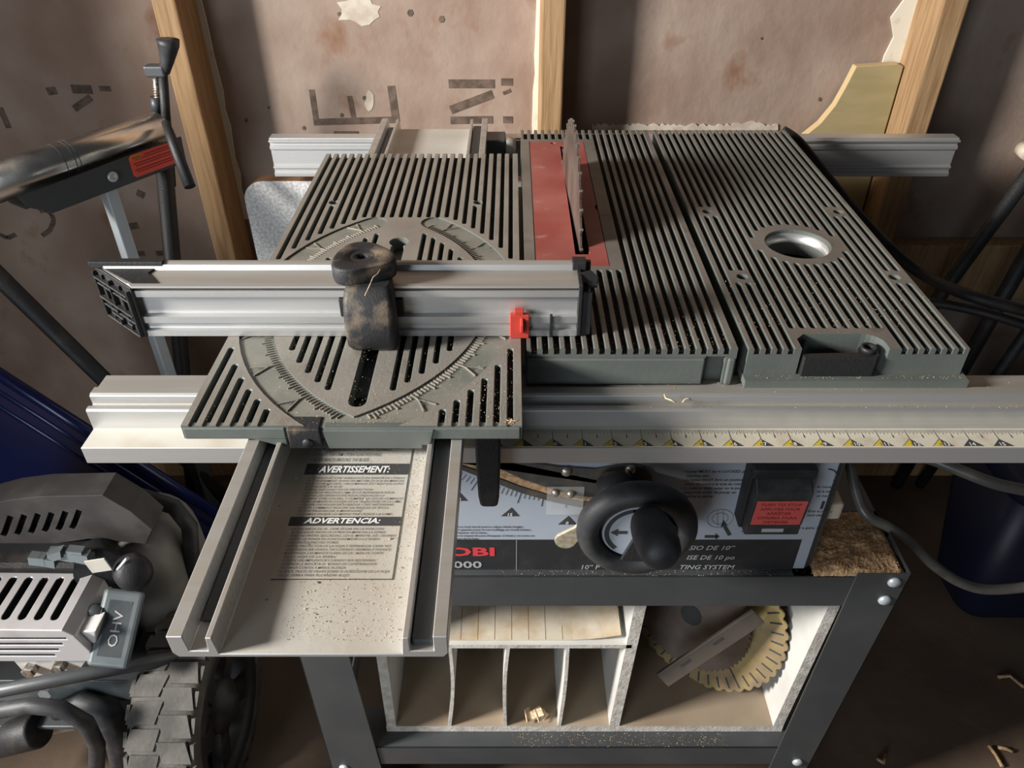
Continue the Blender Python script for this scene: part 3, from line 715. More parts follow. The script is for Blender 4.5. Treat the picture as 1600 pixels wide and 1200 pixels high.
# raised graduations
b = MB(); zt = T - RD - .0001
for c, left in ((CL, True), (CR, False)):
    sx = -1 if left else 1
    for d in range(-50, 61):
        t = math.radians(-d); yy = c[1] + RI * math.sin(t)
        if d > 0 and yy < yc + .004: continue
        ln = .0098 if d % 15 == 0 else .0085 if d % 5 == 0 else .0058
        rad = Vector((sx * math.cos(t), math.sin(t), 0)); tn = Vector((-rad.y, rad.x, 0)); c3 = Vector((c[0], c[1], zt))
        p = c3 + rad * (RI + .0022 + ln / 2)
        if p.y < MY0 + .003: continue
        b.obox(p + Vector((0, 0, .0006)), rad * ln / 2, tn * .00042, (0, 0, .0007))
        if d % 15 == 0 and d != 0:
            for s_ in (-1, 1):
                e0 = c3 + rad * (RI + .0118); e1 = c3 + rad * (RO - .003) + tn * s_ * .0062
                if e1.y < MY0 + .003: continue
                dv = e1 - e0; nn = Vector((-dv.y, dv.x, 0)).normalized()
                b.obox((e0 + e1) / 2 + Vector((0, 0, .0006)), dv / 2, nn * .0005, (0, 0, .0007))
            q = c3 + rad * (RI + .0185)
            xdv = rad * sx if True else tn
            xd = tn * (1 if left else -1); yd = Vector((0, 0, 1)).cross(xd)
            if q.y > MY0 + .006: b.text(str(abs(d)), q + Vector((0, 0, .0012)) - yd * .002, xd, yd, .0055, 1, 'CENTER')
b.build('degree_mark', [M['top'], M['txt']], top)['kind'] = 'stuff'
# front apron with lugs
b = MB()
b.box(MX0 + .0012, -.170, MY0 - .0015, MY0 + .006, T - .0122, T - .0014)
b.box(-.1415, MX1 - .0012, MY0 - .0015, MY0 + .006, T - .0122, T - .0014)
b.prism([(-.142, T - .0022), (-.058, T - .0022), (-.0615, T - .017), (-.068, T - .017), (-.068, T - .0205), (-.139, T - .0205)], (0, MY0 - .003, 0), (1, 0, 0), (0, 0, 1), (0, .010, 0))
b.prism([(-.206, T - .006), (-.170, T - .006), (-.170, T - .020), (-.176, T - .020), (-.196, T - .0125), (-.206, T - .0125)], (0, MY0 - .001, 0), (1, 0, 0), (0, 0, 1), (0, .008, 0))
b.build('apron', M['paint'], smt, .001)
b = MB(); b.box(-.168, -.1435, MY0 - .004, MY0 + .012, T - .0195, T - .0006)
st = b.build('stop_block', M['blkdust'], smt, .001)
b = MB(); b.lathe([(.0042, 0), (.0042, .001), (.003, .0022), (.0005, .0024)], (-.1535, MY0 - .004, T - .0135), (0, -1, 0), 16); b.build('stop_screw', M['blk'], st)
b = MB(); b.box(-.170, -.068, .50, .98, T - .016, T - .0123); b.build('slide_runner', M['dk'], smt)

# mitre fence
FYf = .567; FX0, FX1 = -.3176, .0560
pr = [(0, .0004), (0, .006), (.0035, .0068), (.0035, .0125), (.0008, .0132), (.0008, .0195), (.0062, .0202), (.0062, .0385), (.0005, .0392), (.0005, .0450), (.007, .0455), (.007, .0482), (-.0012, .0486), (-.0012, .0506),
      (.003, .0508), (.006, .0492), (.029, .0492), (.031, .0535), (.034, .0545), (.0375, .0545), (.0375, .0522), (.0395, .0520), (.0395, .0004)]
b = MB(); n = len(pr); vs = []
for y, z in pr: vs.append((FX0 - max(0, y) * 1.18, FYf + y, T + z))
for y, z in pr: vs.append((FX1, FYf + y, T + z))
fs = [(i, n + i, n + (i + 1) % n, (i + 1) % n) for i in range(n)] + [tuple(range(n)), tuple(range(2 * n - 1, n - 1, -1))]
b.add(vs, fs)
fence = b.build('mitre_fence', [M['alu'], M['aludull']], smt)
for p in fence.data.polygons:
    if p.normal.z > .9 and p.center.z > T + .045: p.material_index = 1
bm = bmesh.new(); bm.from_mesh(fence.data); bmesh.ops.recalc_face_normals(bm, faces=bm.faces); bm.to_mesh(fence.data); bm.free()
# left mitred end cap, brittle and broken
b = MB(); dv = Vector((-1.18, 1, 0)).normalized(); nr = Vector((-dv.y, dv.x, 0)) * 1
if nr.x > 0: nr = -nr
o0 = Vector((FX0, FYf, T)); Ld = .0615
def capbox(s0, s1, z0, z1, t0, t1):
    P = [o0 + dv * s0, o0 + dv * s1]; b.add([p + nr * t + Vector((0, 0, z)) for z in (z0, z1) for t in (t0, t1) for p in P], [(0, 2, 3, 1), (4, 5, 7, 6), (0, 1, 5, 4), (2, 6, 7, 3), (0, 4, 6, 2), (1, 3, 7, 5)])
capbox(-.001, Ld, .0004, .049, .0003, .0022)
for z in (.0004, .0125, .0205, .0335, .0400): capbox(.002, Ld - .003, z, z + .0016, .002, .0062 + random.uniform(-.001, .002))
for s in (.001, .016, .031, .046, Ld - .003): capbox(s, s + .0015, .0004, .0455, .002, .0062 + random.uniform(-.0015, .002))
for s, t in ((.004, .012), (.02, .04)): capbox(s, t, .012, .0135, .005, .0085)
b.prism([(FX0 + .001, FYf + .002), (FX0 + .022, FYf + .002), (FX0 + .006, FYf + .022), (FX0 + .012, FYf + .0385), (FX0 - .049, FYf + .0395)], (0, 0, T + .0494), (1, 0, 0), (0, 1, 0), (0, 0, .0012))
b.box(FX0 - .048, FX0 + .016, FYf + .0305, FYf + .0385, T + .0505, T + .056)
b.build('end_cap', M['blk'], fence, .0004, 1)['label'] = 'broken black mitred end cap on the left end'
b = MB(); rd = random.Random(4)
b.box(FX1, FX1 + .0035, FYf - .001, FYf + .040, T + .001, T + .051)
b.box(FX1, FX1 + .012, FYf + .001, FYf + .004, T + .001, T + .043); b.box(FX1, FX1 + .0125, FYf + .034, FYf + .0395, T + .004, T + .0545)
b.box(FX1, FX1 + .010, FYf + .004, FYf + .036, T + .020, T + .023); b.box(FX1 - .004, FX1 + .008, FYf + .028, FYf + .040, T + .0495, T + .057)
b.prism([(0, 0), (.014, -.004), (.016, .006), (.010, .015), (0, .012)], (FX1 + .002, FYf + .012, T + .044), (1, 0, 0), (0, .9, .3), (0, -.001, .004))
b.build('end_cap', M['blk'], fence, .0006, 1)['label'] = 'chipped black square end cap on the right end'
# clamp handle: front block and lobed knob
b = MB(); cx = -.118
def ringxy(w2, y0, y1, z, r=.005):
    pts = []
    for (sx, sy, a0) in ((1, 1, 0), (-1, 1, 90), (-1, -1, 180), (1, -1, 270)):
        for t in (0, 30, 60, 90):
            a = math.radians(a0 + t); X = cx + sx * (w2 - r) + r * math.cos(a); Y = (y1 - r if sy > 0 else y0 + r) + r * math.sin(a); pts.append((X, Y, T + z))
    return pts
b.layers([ringxy(.0185, .5445, .566, .0008), ringxy(.0205, .5405, .566, .006), ringxy(.0210, .5385, .566, .020), ringxy(.0208, .541, .566, .036), ringxy(.0205, .545, .568, .047), ringxy(.0195, .549, .570, .053), ringxy(.0165, .553, .585, .057)], 0, True)
cl = b.build('clamp_handle', M['blkdust'], fence)
b = MB(); kc = (-.1245, .580); n = 48
def lob(rr, amp): return [(kc[0] + (rr + amp * (math.cos(3 * a + .6))) * math.cos(a), kc[1] + (rr + amp * math.cos(3 * a + .6)) * math.sin(a)) for a in [2 * math.pi * i / n for i in range(n)]]
def lz(rr, amp, z): return [(x, y, T + z) for x, y in lob(rr, amp)]
b.layers([lz(.016, 0, .0535), lz(.0225, .002, .0545), lz(.0245, .0034, .0565), lz(.0252, .0036, .060), lz(.0252, .0034, .0698), lz(.0249, .0028, .0710), lz(.0242, .0018, .0716), lz(.0225, .0008, .0718), lz(.012, 0, .0715), lz(.0112, 0, .0705), lz(.0095, 0, .0708), lz(.0048, 0, .0708), lz(.0044, 0, .0680)], 0, True)
b.lathe([(.0042, -.006), (.0042, .0)], (kc[0], kc[1], T + .0682), (0, 0, 1), 16)
kb = b.build('clamp_knob', M['blkdust'], fence)
b = MB(); b.box(-.1465, -.0925, FYf - .001, FYf + .006, T + .0205, T + .0380); b.build('slot_plate', M['blk'], fence, .0008)
b = MB(); sxx = .0065
b.box(sxx - .0082, sxx + .0082, FYf - .0038, FYf + .002, T + .0003, T + .0235); b.box(sxx - .0045, sxx + .0035, FYf - .003, FYf + .003, T + .0235, T + .0275)
b.prism([(FYf - .0035, T + .006), (FYf - .0095, T + .010), (FYf - .0095, T + .017), (FYf - .0035, T + .0215)], (sxx + .0005, 0, 0), (0, 1, 0), (0, 0, 1), (.0028, 0, 0))
b.build('flip_stop', M['redp'], fence, .0006)['label'] = 'small bright red plastic stop'
b = MB(); b.box(.0325, .0347, FYf - .0022, FYf + .001, T + .0005, T + .0225); b.build('stop_pin', M['blk'], fence, .0003)

# ------------------------------------------------------------------ STAND
stand = thing('saw_stand', 'dark grey sheet metal stand with bolted corner legs under the table saw', 'stand', (.07, .75, 0))
SY = .562
b = MB(); xl, xr = -.245, at_y(1424, 897, SY).x; zt = .556; zb2 = at_y(1000, 947, SY).z
b.box(xl, xr, SY, SY + .002, zb2, zt); b.box(xl, xr, SY, SY + .10, zt - .002, zt)
b.box(xl, xr, .99, .992, zb2, zt); b.box(xl, xr, .90, .992, zt - .002, zt)
b.box(xl, xl + .1, SY, .99, zt - .002, zt); b.box(xr - .13, xr, SY, .99, zt - .002, zt); b.box(xl, xl + .002, SY, .99, zb2, zt); b.box(xr - .002, xr, SY, .99, zb2, zt)
b.build('top_frame', M['dk'], stand, .0008)
def leg(p_out_t, p_in_t, p_out_b, p_in_b, y, sgn):
    b = MB(); A, B_, C, D = [at_y(*p, y) for p in (p_out_t, p_in_t, p_out_b, p_in_b)]
    def ext(a, c):
        k = (a.z - .0) / (a.z - c.z); return a.lerp(c, k)
    C2, D2 = ext(A, C), ext(B_, D)
    q = sorted([A, B_], key=lambda p: p.x); r = sorted([C2, D2], key=lambda p: p.x)
    b.prism([(q[0].x, q[0].z), (q[1].x, q[1].z), (r[1].x, r[1].z), (r[0].x, r[0].z)], (0, y, 0), (1, 0, 0), (0, 0, 1), (0, .002, 0))
    o_t, o_b = A, C2
    b.add([(o_t.x, y, o_t.z), (o_b.x, y, o_b.z), (o_b.x, y + .06, o_b.z), (o_t.x, y + .06, o_t.z), (o_t.x - sgn * .002, y, o_t.z), (o_b.x - sgn * .002, y, o_b.z), (o_b.x - sgn * .002, y + .06, o_b.z), (o_t.x - sgn * .002, y + .06, o_t.z)],
          [(0, 1, 2, 3), (4, 7, 6, 5), (0, 4, 5, 1), (1, 5, 6, 2), (2, 6, 7, 3), (3, 7, 4, 0)])
    return b
LY = SY - .0025
leg((1425, 897), (1340, 897), (1262, 1200), (1202, 1200), LY, 1).build('leg', M['dk'], stand, .0006)
leg((430, 897), (508, 897), (518, 1200), (596, 1200), LY, -1).build('leg', M['dk'], stand, .0006)
for sx in (-1, 1):
    b = MB(); x = xl if sx < 0 else xr - .05; b.box(x, x + .05, .992, .994, 0, zt); b.box(x if sx < 0 else x + .048, x + .002 if sx < 0 else x + .05, .93, .994, 0, zt)
    b.build('leg', M['dk'], stand, .0006)
b = MB(); zs = at_y(900, 1168, SY).z; xa, xc = at_y(560, 1170, SY).x, at_y(1225, 1170, SY).x
b.box(xa - .03, xc + .02, SY, SY + .002, zs - .045, zs); b.box(xa - .03, xc + .02, SY, SY + .06, zs - .002, zs)
b.box(xa - .03, xc + .02, .985, .987, zs - .045, zs); b.box(xa - .03, xc + .02, .93, .987, zs - .002, zs); b.box(xa - .03, xa - .028, SY, .987, zs - .045, zs); b.box(xc + .018, xc + .02, SY, .987, zs - .045, zs)
b.build('stretcher', M['dk'], stand, .0006)
for px, py in ((1397, 909), (1382, 937), (1246, 1190), (538, 1199), (455, 912)):
    q = at_y(px, py, LY); b = MB(); b.lathe([(.0075, 0), (.0072, .0018), (.005, .0038), (.0005, .0044)], q, (0, -1, 0), 18); b.build('bolt', M['zinc'], stand)

# ------------------------------------------------------------------ ORGANISER between the legs
org = thing('storage_organizer', 'open white melamine cubby box with curved dividers between the stand legs', 'storage box', (.0, .75, .16))
OY0, OY1 = .585, .93; z0 = zs + .0005
def OX(px, py): return at_y(px, py, OY0).x
bl_, br2 = OX(622, 1168), OX(1218, 1152); tlx, trx = OX(588, 1025), OX(1312, 945)
zT = .505
def vpanel(name, xb, xt, th, ztop, m=M['wht'], zbot=z0 + .014, y1=OY1, bow=0, parent=org):
    b = MB(); n = 10; rings = []
    for i in range(n + 1):
        t = i / n; x = xb + (xt - xb) * t + bow * math.sin(math.pi * t); z = zbot + (ztop - zbot) * t
        rings.append([(x - th / 2, OY0, z), (x + th / 2, OY0, z), (x + th / 2, y1, z), (x - th / 2, y1, z)])
    b.layers(rings); o = b.build(name, [m, M['wedge']], parent)
    for p in o.data.polygons:
        if p.normal.y < -.7: p.material_index = 1
    return o
vpanel('side_panel', OX(616, 1160), OX(594, 1000), .013, zT)
vpanel('side_panel', OX(1210, 1150), OX(1310, 950) - .004, .014, zT)
vpanel('middle_wall', OX(956, 1160), OX(1002, 950), .014, zT)
b = MB(); b.box(OX(612, 1160) - .004, OX(1218, 1150), OY0, OY1, z0, z0 + .014); o = b.build('bottom_panel', [M['inner'], M['wedge']], org)
for p in o.data.polygons:
    if p.normal.y < -.7: p.material_index = 1
b = MB(); b.box(OX(600, 1100), OX(1300, 1000) - .02, OY1, OY1 + .006, z0, zT - .0)
M['grid'] = mat('graph_board', (.33, .26, .185), (.26, .2, .14), .8, 0, 9, .35, .7)
b.build('back_panel', M['grid'], org)
zsh = at_y(840, 1010, OY0).z; xsl, xsr = OX(600, 1012), OX(985, 1008)
b = MB(); b.box(xsl + .008, xsr + .002, OY0, OY1, zsh - .004, zsh + .003); o = b.build('shelf', [M['wht'], M['wedge']], org)
for p in o.data.polygons:
    if p.normal.y < -.7: p.material_index = 1
for (pt, pb_, bow) in ((703, 705, .004), (794, 790, -.003), (887, 872, .002)):
    vpanel('divider', OX(pb_, 1163), OX(pt, 1014), .0045, zsh - .004, bow=bow)
# ruled lining sheets
M['ruled'] = M['inner']
b = MB()
def lines_grid(mb, x0, x1, z0_, z1_, y, st):
    x = x0
    while x < x1: mb.box(x - .0004, x + .0004, y - .0004, y, z0_, z1_); x += st
    z = z0_
    while z < z1_: mb.box(x0, x1, y - .0004, y, z - .0004, z + .0004); z += st
lines_grid(b, OX(625, 1150), OX(1200, 1100), z0 + .02, zT - .01, OY1, .025)
b.build('grid_line', M['brown'], org)['kind'] = 'stuff'
# curled ruled sheet on the shelf
b = MB(); xs0, xs1 = xsl + .02, xsr - .012; n = 14; top_, bot = [], []
rings = []
for i in range(n + 1):
    t = i / n; x = xs0 + (xs1 - xs0) * t; lift = .010 * max(0, (t - .75) / .25) ** 2 + .0006
    rings.append([(x, OY0 + .006, zsh + .0034 + lift), (x, OY0 + .10, zsh + .006 + lift * 1.4), (x, OY1 - .09, zsh + .05), (x, OY1 - .03, zsh + .11), (x, OY1 - .029, zsh + .111), (x, OY1 - .088, zsh + .0515), (x, OY0 + .10, zsh + .0075 + lift * 1.4), (x, OY0 + .006, zsh + .0049 + lift)])
b.layers(rings, 0, False)
sh = b.build('ruled_sheet', [M['wht'], M['sawp']], None); tag(sh, 'curled beige ruled sheet dusted with sawdust lying on the cubby shelf', 'paper sheet')
M['paper'] = mat('dusty_paper', (.60, .53, .42), (.46, .34, .2), .85, 0, 30, .42, .7); sh.data.materials[0] = M['paper']
b = MB(); x = xs0 + .012
while x < xs1 - .01:
    for (ya, za, yb_, zb_) in ((OY0 + .006, zsh + .0056, OY0 + .10, zsh + .0083), (OY0 + .10, zsh + .0083, OY1 - .09, zsh + .0524)):
        b.quad((x - .0004, ya, za), (x + .0004, ya, za), (x + .0004, yb_, zb_), (x - .0004, yb_, zb_))
    x += .0215
b.build('ruled_line', M['brown'], sh)['kind'] = 'stuff'
# crumpled leaf of wood shaving in the third cubby
b = MB(); rd = random.Random(5); q = at_y(835, 1150, OY0 + .012)
for i in range(7):
    c = Vector((q.x + rd.uniform(-.010, .010), OY0 + .012 + rd.uniform(-.004, .006), z0 + .016 + i * .0026))
    a = rd.uniform(0, 6.3); t_ = rd.uniform(-.8, .8); u = Vector((math.cos(a), math.sin(a) * .6, t_)).normalized() * .009; v = u.orthogonal().normalized() * .0055
    b.obox(c, u, v, u.cross(v).normalized() * .0009)
tag(b.build('wood_shaving', M['sawp']), 'crumpled tan wood shaving standing in a narrow cubby', 'wood shaving')

# saw blades stored in the right compartment
def disc(name, c, axis, R, nt, th, m, label, depth=.06, slots=0, inner=.016):
    b = MB(); axis = Vector(axis).normalized(); u = axis.orthogonal().normalized(); v = axis.cross(u); prof = []
    for i in range(nt):
        a0 = 2 * math.pi * i / nt; s_ = 2 * math.pi / nt
        for fa, fr in ((0, 1), (.3, 1 - depth * .5), (.42, 1 - depth), (.6, 1 - depth * .9), (.75, 1 - depth * .15)): prof.append((R * fr * math.cos(a0 + fa * s_), R * fr * math.sin(a0 + fa * s_)))
    b.prism(prof, Vector(c) - axis * th / 2, u, v, axis * th)
    o = b.build(name, [m, M['txt']], None); tag(o, label, 'saw blade', 'blades stored in the stand cubby')
    e = MB()
    e.lathe([(inner, -.0004), (inner, th + .0008)], Vector(c) - axis * (th / 2 + .0002), axis, 24, smooth=False); e.build('arbor_hole', M['txt'], o)
    return o, u, v, axis
ax = Vector((-.61, -.755, .24)).normalized(); BC = Vector((.274, .690, zs + .0145 + .1105))
zb_ = z0 + .0145
cc = at_y(1100, 960, .74); 
g, u, v, axn = disc('stored_blade', BC, ax, .12, 44, .003, M['gold'], 'gold-coated saw blade with dark slots round its rim inside the stand cubby', .035)
e = MB()
for i in range(44):
    a = 2 * math.pi * (i + .1) / 44; rad = math.cos(a) * u + math.sin(a) * v; tg = axn.cross(rad)
    L_h = .0085 if i % 11 else .016
    e.obox(BC + rad * (.12 - .006 - L_h) + axn * .0016, rad * L_h, tg * .0013, axn * .0003)
e.build('rim_slot', M['txt'], g)['kind'] = 'stuff'
for nm, off, R, nt, m, lab in (('fine_tooth_blade', .006, .088, 60, M['blade'], 'small dark grey fine-toothed blade leaning in front of the gold blade'),):
    c2 = BC + axn * off + Vector((-.016, 0, .004)); d2, *_ = disc(nm, c2, axn, R, nt, .002, m, lab, .045)
d3, *_ = disc('black_disc', at_y(1060, 928, .80), Vector((-.1, -.95, .28)), .085, 60, .004, M['blk'], 'black round disc at the upper left of the blade cubby', .004)
d3['category'] = 'disc'  # plain black disc filling the upper left of the cubby
M['stick'] = mat('grey_stick', (.10, .082, .066), (.075, .06, .05), .7, 0, 20)
b = MB(); A, C = at_y(1035, 1062, .600), at_y(1185, 962, .632); dv = C - A; up = Vector((0, .3, .95)); side = dv.cross(up).normalized(); up = side.cross(dv).normalized()
b.obox((A + C) / 2, dv / 2, up * .013, side * .003); st_ = b.build('push_stick', M['stick'], None, .001); tag(st_, 'thin grey-brown wooden strip with two dark notches leaning across the stored blades', 'wood strip')
for t in (.26, .6):
    e = MB(); c = A.lerp(C, t); e.obox(c + up * .004, dv.normalized() * .008, up * .0022, side * .0034); e.build('notch', M['txt'], st_)

# ------------------------------------------------------------------ ROLLER STAND at the left
rs = thing('roller_stand', 'folding roller stand with a shiny steel roller and red warning sticker by the left stud', 'roller stand', (-.57, 1.06, 0))
ZR = .845; P1 = at_z(252, 201, ZR); P2 = at_z(-60, 303, ZR); ad = (P2 - P1).normalized()
b = MB(); b.lathe([(.0005, 0), (.0235, 0), (.0255, .002), (.0255, (P2 - P1).length)], P1, ad, 40)
rl = b.build('roller', M['chrome'], rs)
b = MB()
for t in (.150, .156, .170): b.lathe([(.0256, 0), (.0257, .0003), (.0257, .0008), (.0256, .0012)], P1 + ad * t, ad, 40)
b.build('band_mark', M['txt'], rl)
b = MB(); b.lathe([(.0005, -.004), (.017, -.004), (.020, 0), (.0245, .001), (.0245, .003)], P1, ad, 32); b.build('roller_cap', M['blk'], rl)
fr = Vector((ad.y, -ad.x, 0)); fr = fr if fr.y < 0 else -fr
fr.normalize(); c0 = P1 + fr * .031 + Vector((0, 0, -.020))
b = MB(); Lr = (P2 - P1).length
pts = [(-.008, .012), (-.006, -.022), (.004, -.028), (.214, -.030), (.245, -.010), (.25, .006)]
b.prism(pts, c0, ad, (0, 0, 1), fr * .003)
b.obox(P1 + ad * .12 + Vector((0, 0, -.032)) + fr * .002, ad * .126, fr * .029, (0, 0, .002))
brk = b.build('bracket', M['dk'], rs, .001)
b = MB(); cs = c0 + fr * .0032
b.prism([(.010, -.023), (.082, -.023), (.086, -.019), (.086, .006), (.082, .010), (.010, .010), (.006, .006), (.006, -.019)], cs, ad, (0, 0, 1), fr * .0004)
xd_ = -ad; nn_ = fr
b.prism([(.064, .002), (.083, .002), (.083, .008), (.064, .008)], cs + fr * .0004, ad, (0, 0, 1), fr * .0003, 1)
b.text('WARNING', cs + ad * .082 + fr * .001 + Vector((0, 0, .003)), xd_, (0, 0, 1), .0055, 2, fit=.017)
for i in range(3):
    b.prism([(.012 if i else .012, .0045 - i * .009), (.060 if i == 0 else .081, .0045 - i * .009), (.060 if i == 0 else .081, .0062 - i * .009), (.012, .0062 - i * .009)], cs + fr * .0004, ad, (0, 0, 1), fr * .0003, 2)
    b.prism([(.012, .0012 - i * .009), (.078, .0012 - i * .009), (.078, .0026 - i * .009), (.012, .0026 - i * .009)], cs + fr * .0004, ad, (0, 0, 1), fr * .0003, 2)
b.build('warning_sticker', [M['warn'], M['yellowred'], M['warnt']], brk)
b = MB(); b.lathe([(.0075, 0), (.0075, .003), (.004, .003), (.0035, .0015), (.0005, .0015)], c0 + ad * .118 + Vector((0, 0, -.010)) + fr * .003, fr, 18); b.build('bolt', M['zinc'], brk)
pc = P1 + ad * .118 + fr * .012
b = MB(); zt_ = ZR - .034
b.obox((pc.x, pc.y, zt_ / 2 + .16), ad * .0095, fr * .0095, (0, 0, zt_ / 2 - .16)); b.build('post', M['zinc'], rs, .002)
b = MB(); b.obox((pc.x, pc.y, .19), ad * .014, fr * .014, (0, 0, .19)); b.build('post_sleeve', M['dk'], rs, .002)
lg = [at_y(-60, 375, 1.02), at_y(150, 600, 1.02)]
for a, c in ((at_y(-40, 395, .98), Vector((pc.x + .04, pc.y + .02, .10))), (P1 + fr * -.01 + Vector((0, 0, -.03)), Vector((-.65, 1.08, .002)))):
    b = MB(); b.tube([a, c], .0135, 12); b.build('leg', M['blk'], rs)
b = MB(); b.obox((pc.x, pc.y, .012), ad * .02, fr * .07, (0, 0, .012)); b.build('foot', M['dk'], rs, .002)
b = MB(); q0, q1 = at_y(258, 190, 1.16), at_y(297, 292, 1.10); b.tube([q0, q0.lerp(q1, .35), q1], [.006, .008, .0085], 10); b.build('latch_arm', M['blk'], rs)

# bar clamp standing behind the roller
bc = thing('bar_clamp', 'black bar clamp with a threaded screw hanging upright behind the end of the roller', 'clamp', (-.55, 1.2, 0))
CY = 1.22
def tb(mb, pts, r, n=10, y=CY): mb.tube([at_y(px, py, y) for px, py in pts], r, n)
b = MB(); tb(b, [(254, 112), (259, 180), (268, 290)], .0075, 8); br_ = b.build('bar', M['blk'], bc)
b = MB(); q = [at_y(x, y, CY) for x, y in ((262, 62), (263, 70), (261, 95), (257, 112))]; b.tube([q[0] + Vector((0, 0, .002))] + q, [.008, .0165, .0155, .010, .008], 16); b.build('grip', M['blkpeb'], bc)
b = MB(); A, C = at_y(226, 101, CY), at_y(262, 119, CY); b.box(A.x, C.x, CY - .010, CY + .010, C.z, A.z); b.build('jaw', M['dk'], bc, .003)
b = MB(); b.tube([at_y(243, 118, CY), at_y(246, 158, CY)], .004, 10)
for i in range(10):
    c = at_y(243 + i * .33, 120 + i * 3.9, CY); b.lathe([(.004, -.001), (.0055, 0), (.004, .001)], c, (0, 0, 1), 12)
b.build('screw', M['screw'], bc)
b = MB(); b.tube([at_y(244, 152, CY), at_y(245, 176, CY)], .0085, 14); b.build('collar', M['dk'], bc)

# blue lidded tote
def tote(name, A, tv, tn, L, Wd, z1, label, lid=True):
    t = thing(name, label, 'bin', (A.x + tv.x * L / 2 + tn.x * Wd / 2, A.y + tv.y * L / 2 + tn.y * Wd / 2, 0))
    def ring(s, z, n=6):
        pts = []; r = .04
        for (u0, v0, a0) in ((L + s - r, Wd + s - r, 0), (-s + r, Wd + s - r, 90), (-s + r, -s + r, 180), (L + s - r, -s + r, 270)):
            for k in range(n + 1):
                a = math.radians(a0 + 90 * k / n); pts.append(A + tv * (u0 + r * math.cos(a)) + tn * (v0 + r * math.sin(a)) + Vector((0, 0, z - A.z)))
        return pts
    flip = tv.cross(tn).z < 0
    def rr(s, z): q = ring(s, z); return q[::-1] if flip else q
    b = MB(); b.layers([rr(-.06, .0), rr(-.055, .02), rr(-.012, z1 - .05)], 0, True); b.build('body', M['navy'], t)
    b = MB(); b.layers([rr(.0, z1 - .05), rr(.004, z1 - .045), rr(.004, z1 - .012), rr(-.004, z1), rr(-.03, z1), rr(-.036, z1 - .012), rr(-.06, z1 - .013)], 0, True); b.build('lid', M['navy'], t)
b = MB(); TY = .955
pa, pb_ = at_y(-150, 493, TY), at_y(400, 845, TY)
b.prism([(pa.x, pa.z), (pb_.x, pb_.z), (pb_.x, .0), (pa.x, .0)], (0, TY, 0), (1, 0, 0), (0, 0, 1), (0, .012, 0))
tr = b.build('plastic_panel', M['blue'], None, .003); tag(tr, 'large dark blue plastic panel standing at the far left behind the engine', 'plastic panel')
b = MB(); dd = (pb_ - pa).normalized(); up_ = Vector((-dd.z, 0, dd.x))
b.tube([pa + Vector((0, .004, 0)), pb_ + Vector((0, .004, 0))], .010, 12)
for k in (1, 2): b.tube([pa - up_ * .028 * k + Vector((0, .003, 0)), pb_ - up_ * .028 * k + Vector((0, .003, 0))], .006, 10)
b.build('rolled_rim', M['blue'], tr)
tote('storage_bin', Vector((.80, 1.12, .5)), Vector((1, 0, 0)), Vector((0, -1, 0)), .45, .26, .40, 'dark navy plastic bin in the shadow under the right end of the front rail')

# ------------------------------------------------------------------ ENGINE on a wheeled frame
en = thing('pressure_washer', 'small petrol engine with a silver guard on a black wheeled tube frame, lower left', 'engine machine', (-.60, .62, 0))
def holes_panel(mb_cut, pts): pass
# silver exhaust guard with slots: carved box
gx1, gy0, gy1, gz0, gz1 = -.560, .602, .694, .335, .402
b = MB()
prof = [(-.80, gz0), (gx1 + .004, gz0), (gx1 + .010, gz0 + .022), (gx1, gz1 - .012), (gx1 - .012, gz1), (-.80, gz1 + .004)]
b.prism(prof, (0, gy0, 0), (1, 0, 0), (0, 0, 1), (0, gy1 - gy0, 0))
cut = MB()
for i in range(9):
    gx = gx1 - .030 - i * .021
    groove(cut, gx, gy0 + .016, gy1 - .008, .0095, gz1 + .006, .030)
for i in range(4):
    z = gz0 + .012 + i * .012; x0_ = gx1 - .012 - (3 - i) * .009 - .0
    cut.box(-.79, x0_, gy0 - .01, gy0 + .02, z, z + .0042)
gd = carve(b, cut, 'exhaust_guard', [M['silver'], M['blk']], en, lambda c, n: 1 if (gz0 + .001 < c.z < gz1 - .004 and gy0 + .003 < c.y < gy1 - .003 and c.x < gx1 - .013) else 0)  # slot walls set black to stand in for shade inside the guard
md = gd.modifiers.new('b', 'BEVEL'); md.width = .004; md.segments = 3; md.limit_method = 'ANGLE'; md.angle_limit = 1.2
b = MB(); b.box(-.74, gx1 - .02, gy0 + .024, gy1 - .03, gz1 - .028, gz1 - .016); b.build('muffler', M['bright'], en, .003)
b = MB(); c = Vector((gx1 - .008, .648, .378)); b.lathe([(.0005, 0), (.012, 0), (.012, .018), (.0105, .019), (.0105, .026), (.0005, .026)], c, (1, -.1, .1), 24)
b.build('exhaust_tip', M['dk'], en); b = MB(); b.lathe([(.0005, .0262), (.0098, .0262), (.0098, .029), (.0005, .029)], c, (1, -.1, .1), 20); b.build('tip_cap', M['blk'], en)
# bright flange with two bolts
b = MB(); fy_ = .612
pf = [at_y(px, py, fy_) for px, py in ((18, 1030), (50, 1066), (120, 1058), (150, 1010), (150, 985), (20, 1000))]
b.prism([(p.x, p.z) for p in pf], (0, fy_, 0), (1, 0, 0), (0, 0, 1), (0, .03, 0)); fl = b.build('flange', M['bright'], en, .002)
for px, py in ((50, 1042), (95, 1037)):
    b = MB(); b.lathe([(.0095, 0), (.0095, .010), (.008, .012), (.0005, .012)], at_y(px, py, fy_), (0, -1, .1), 6, smooth=False); b.build('flange_bolt', M['screw'], fl)
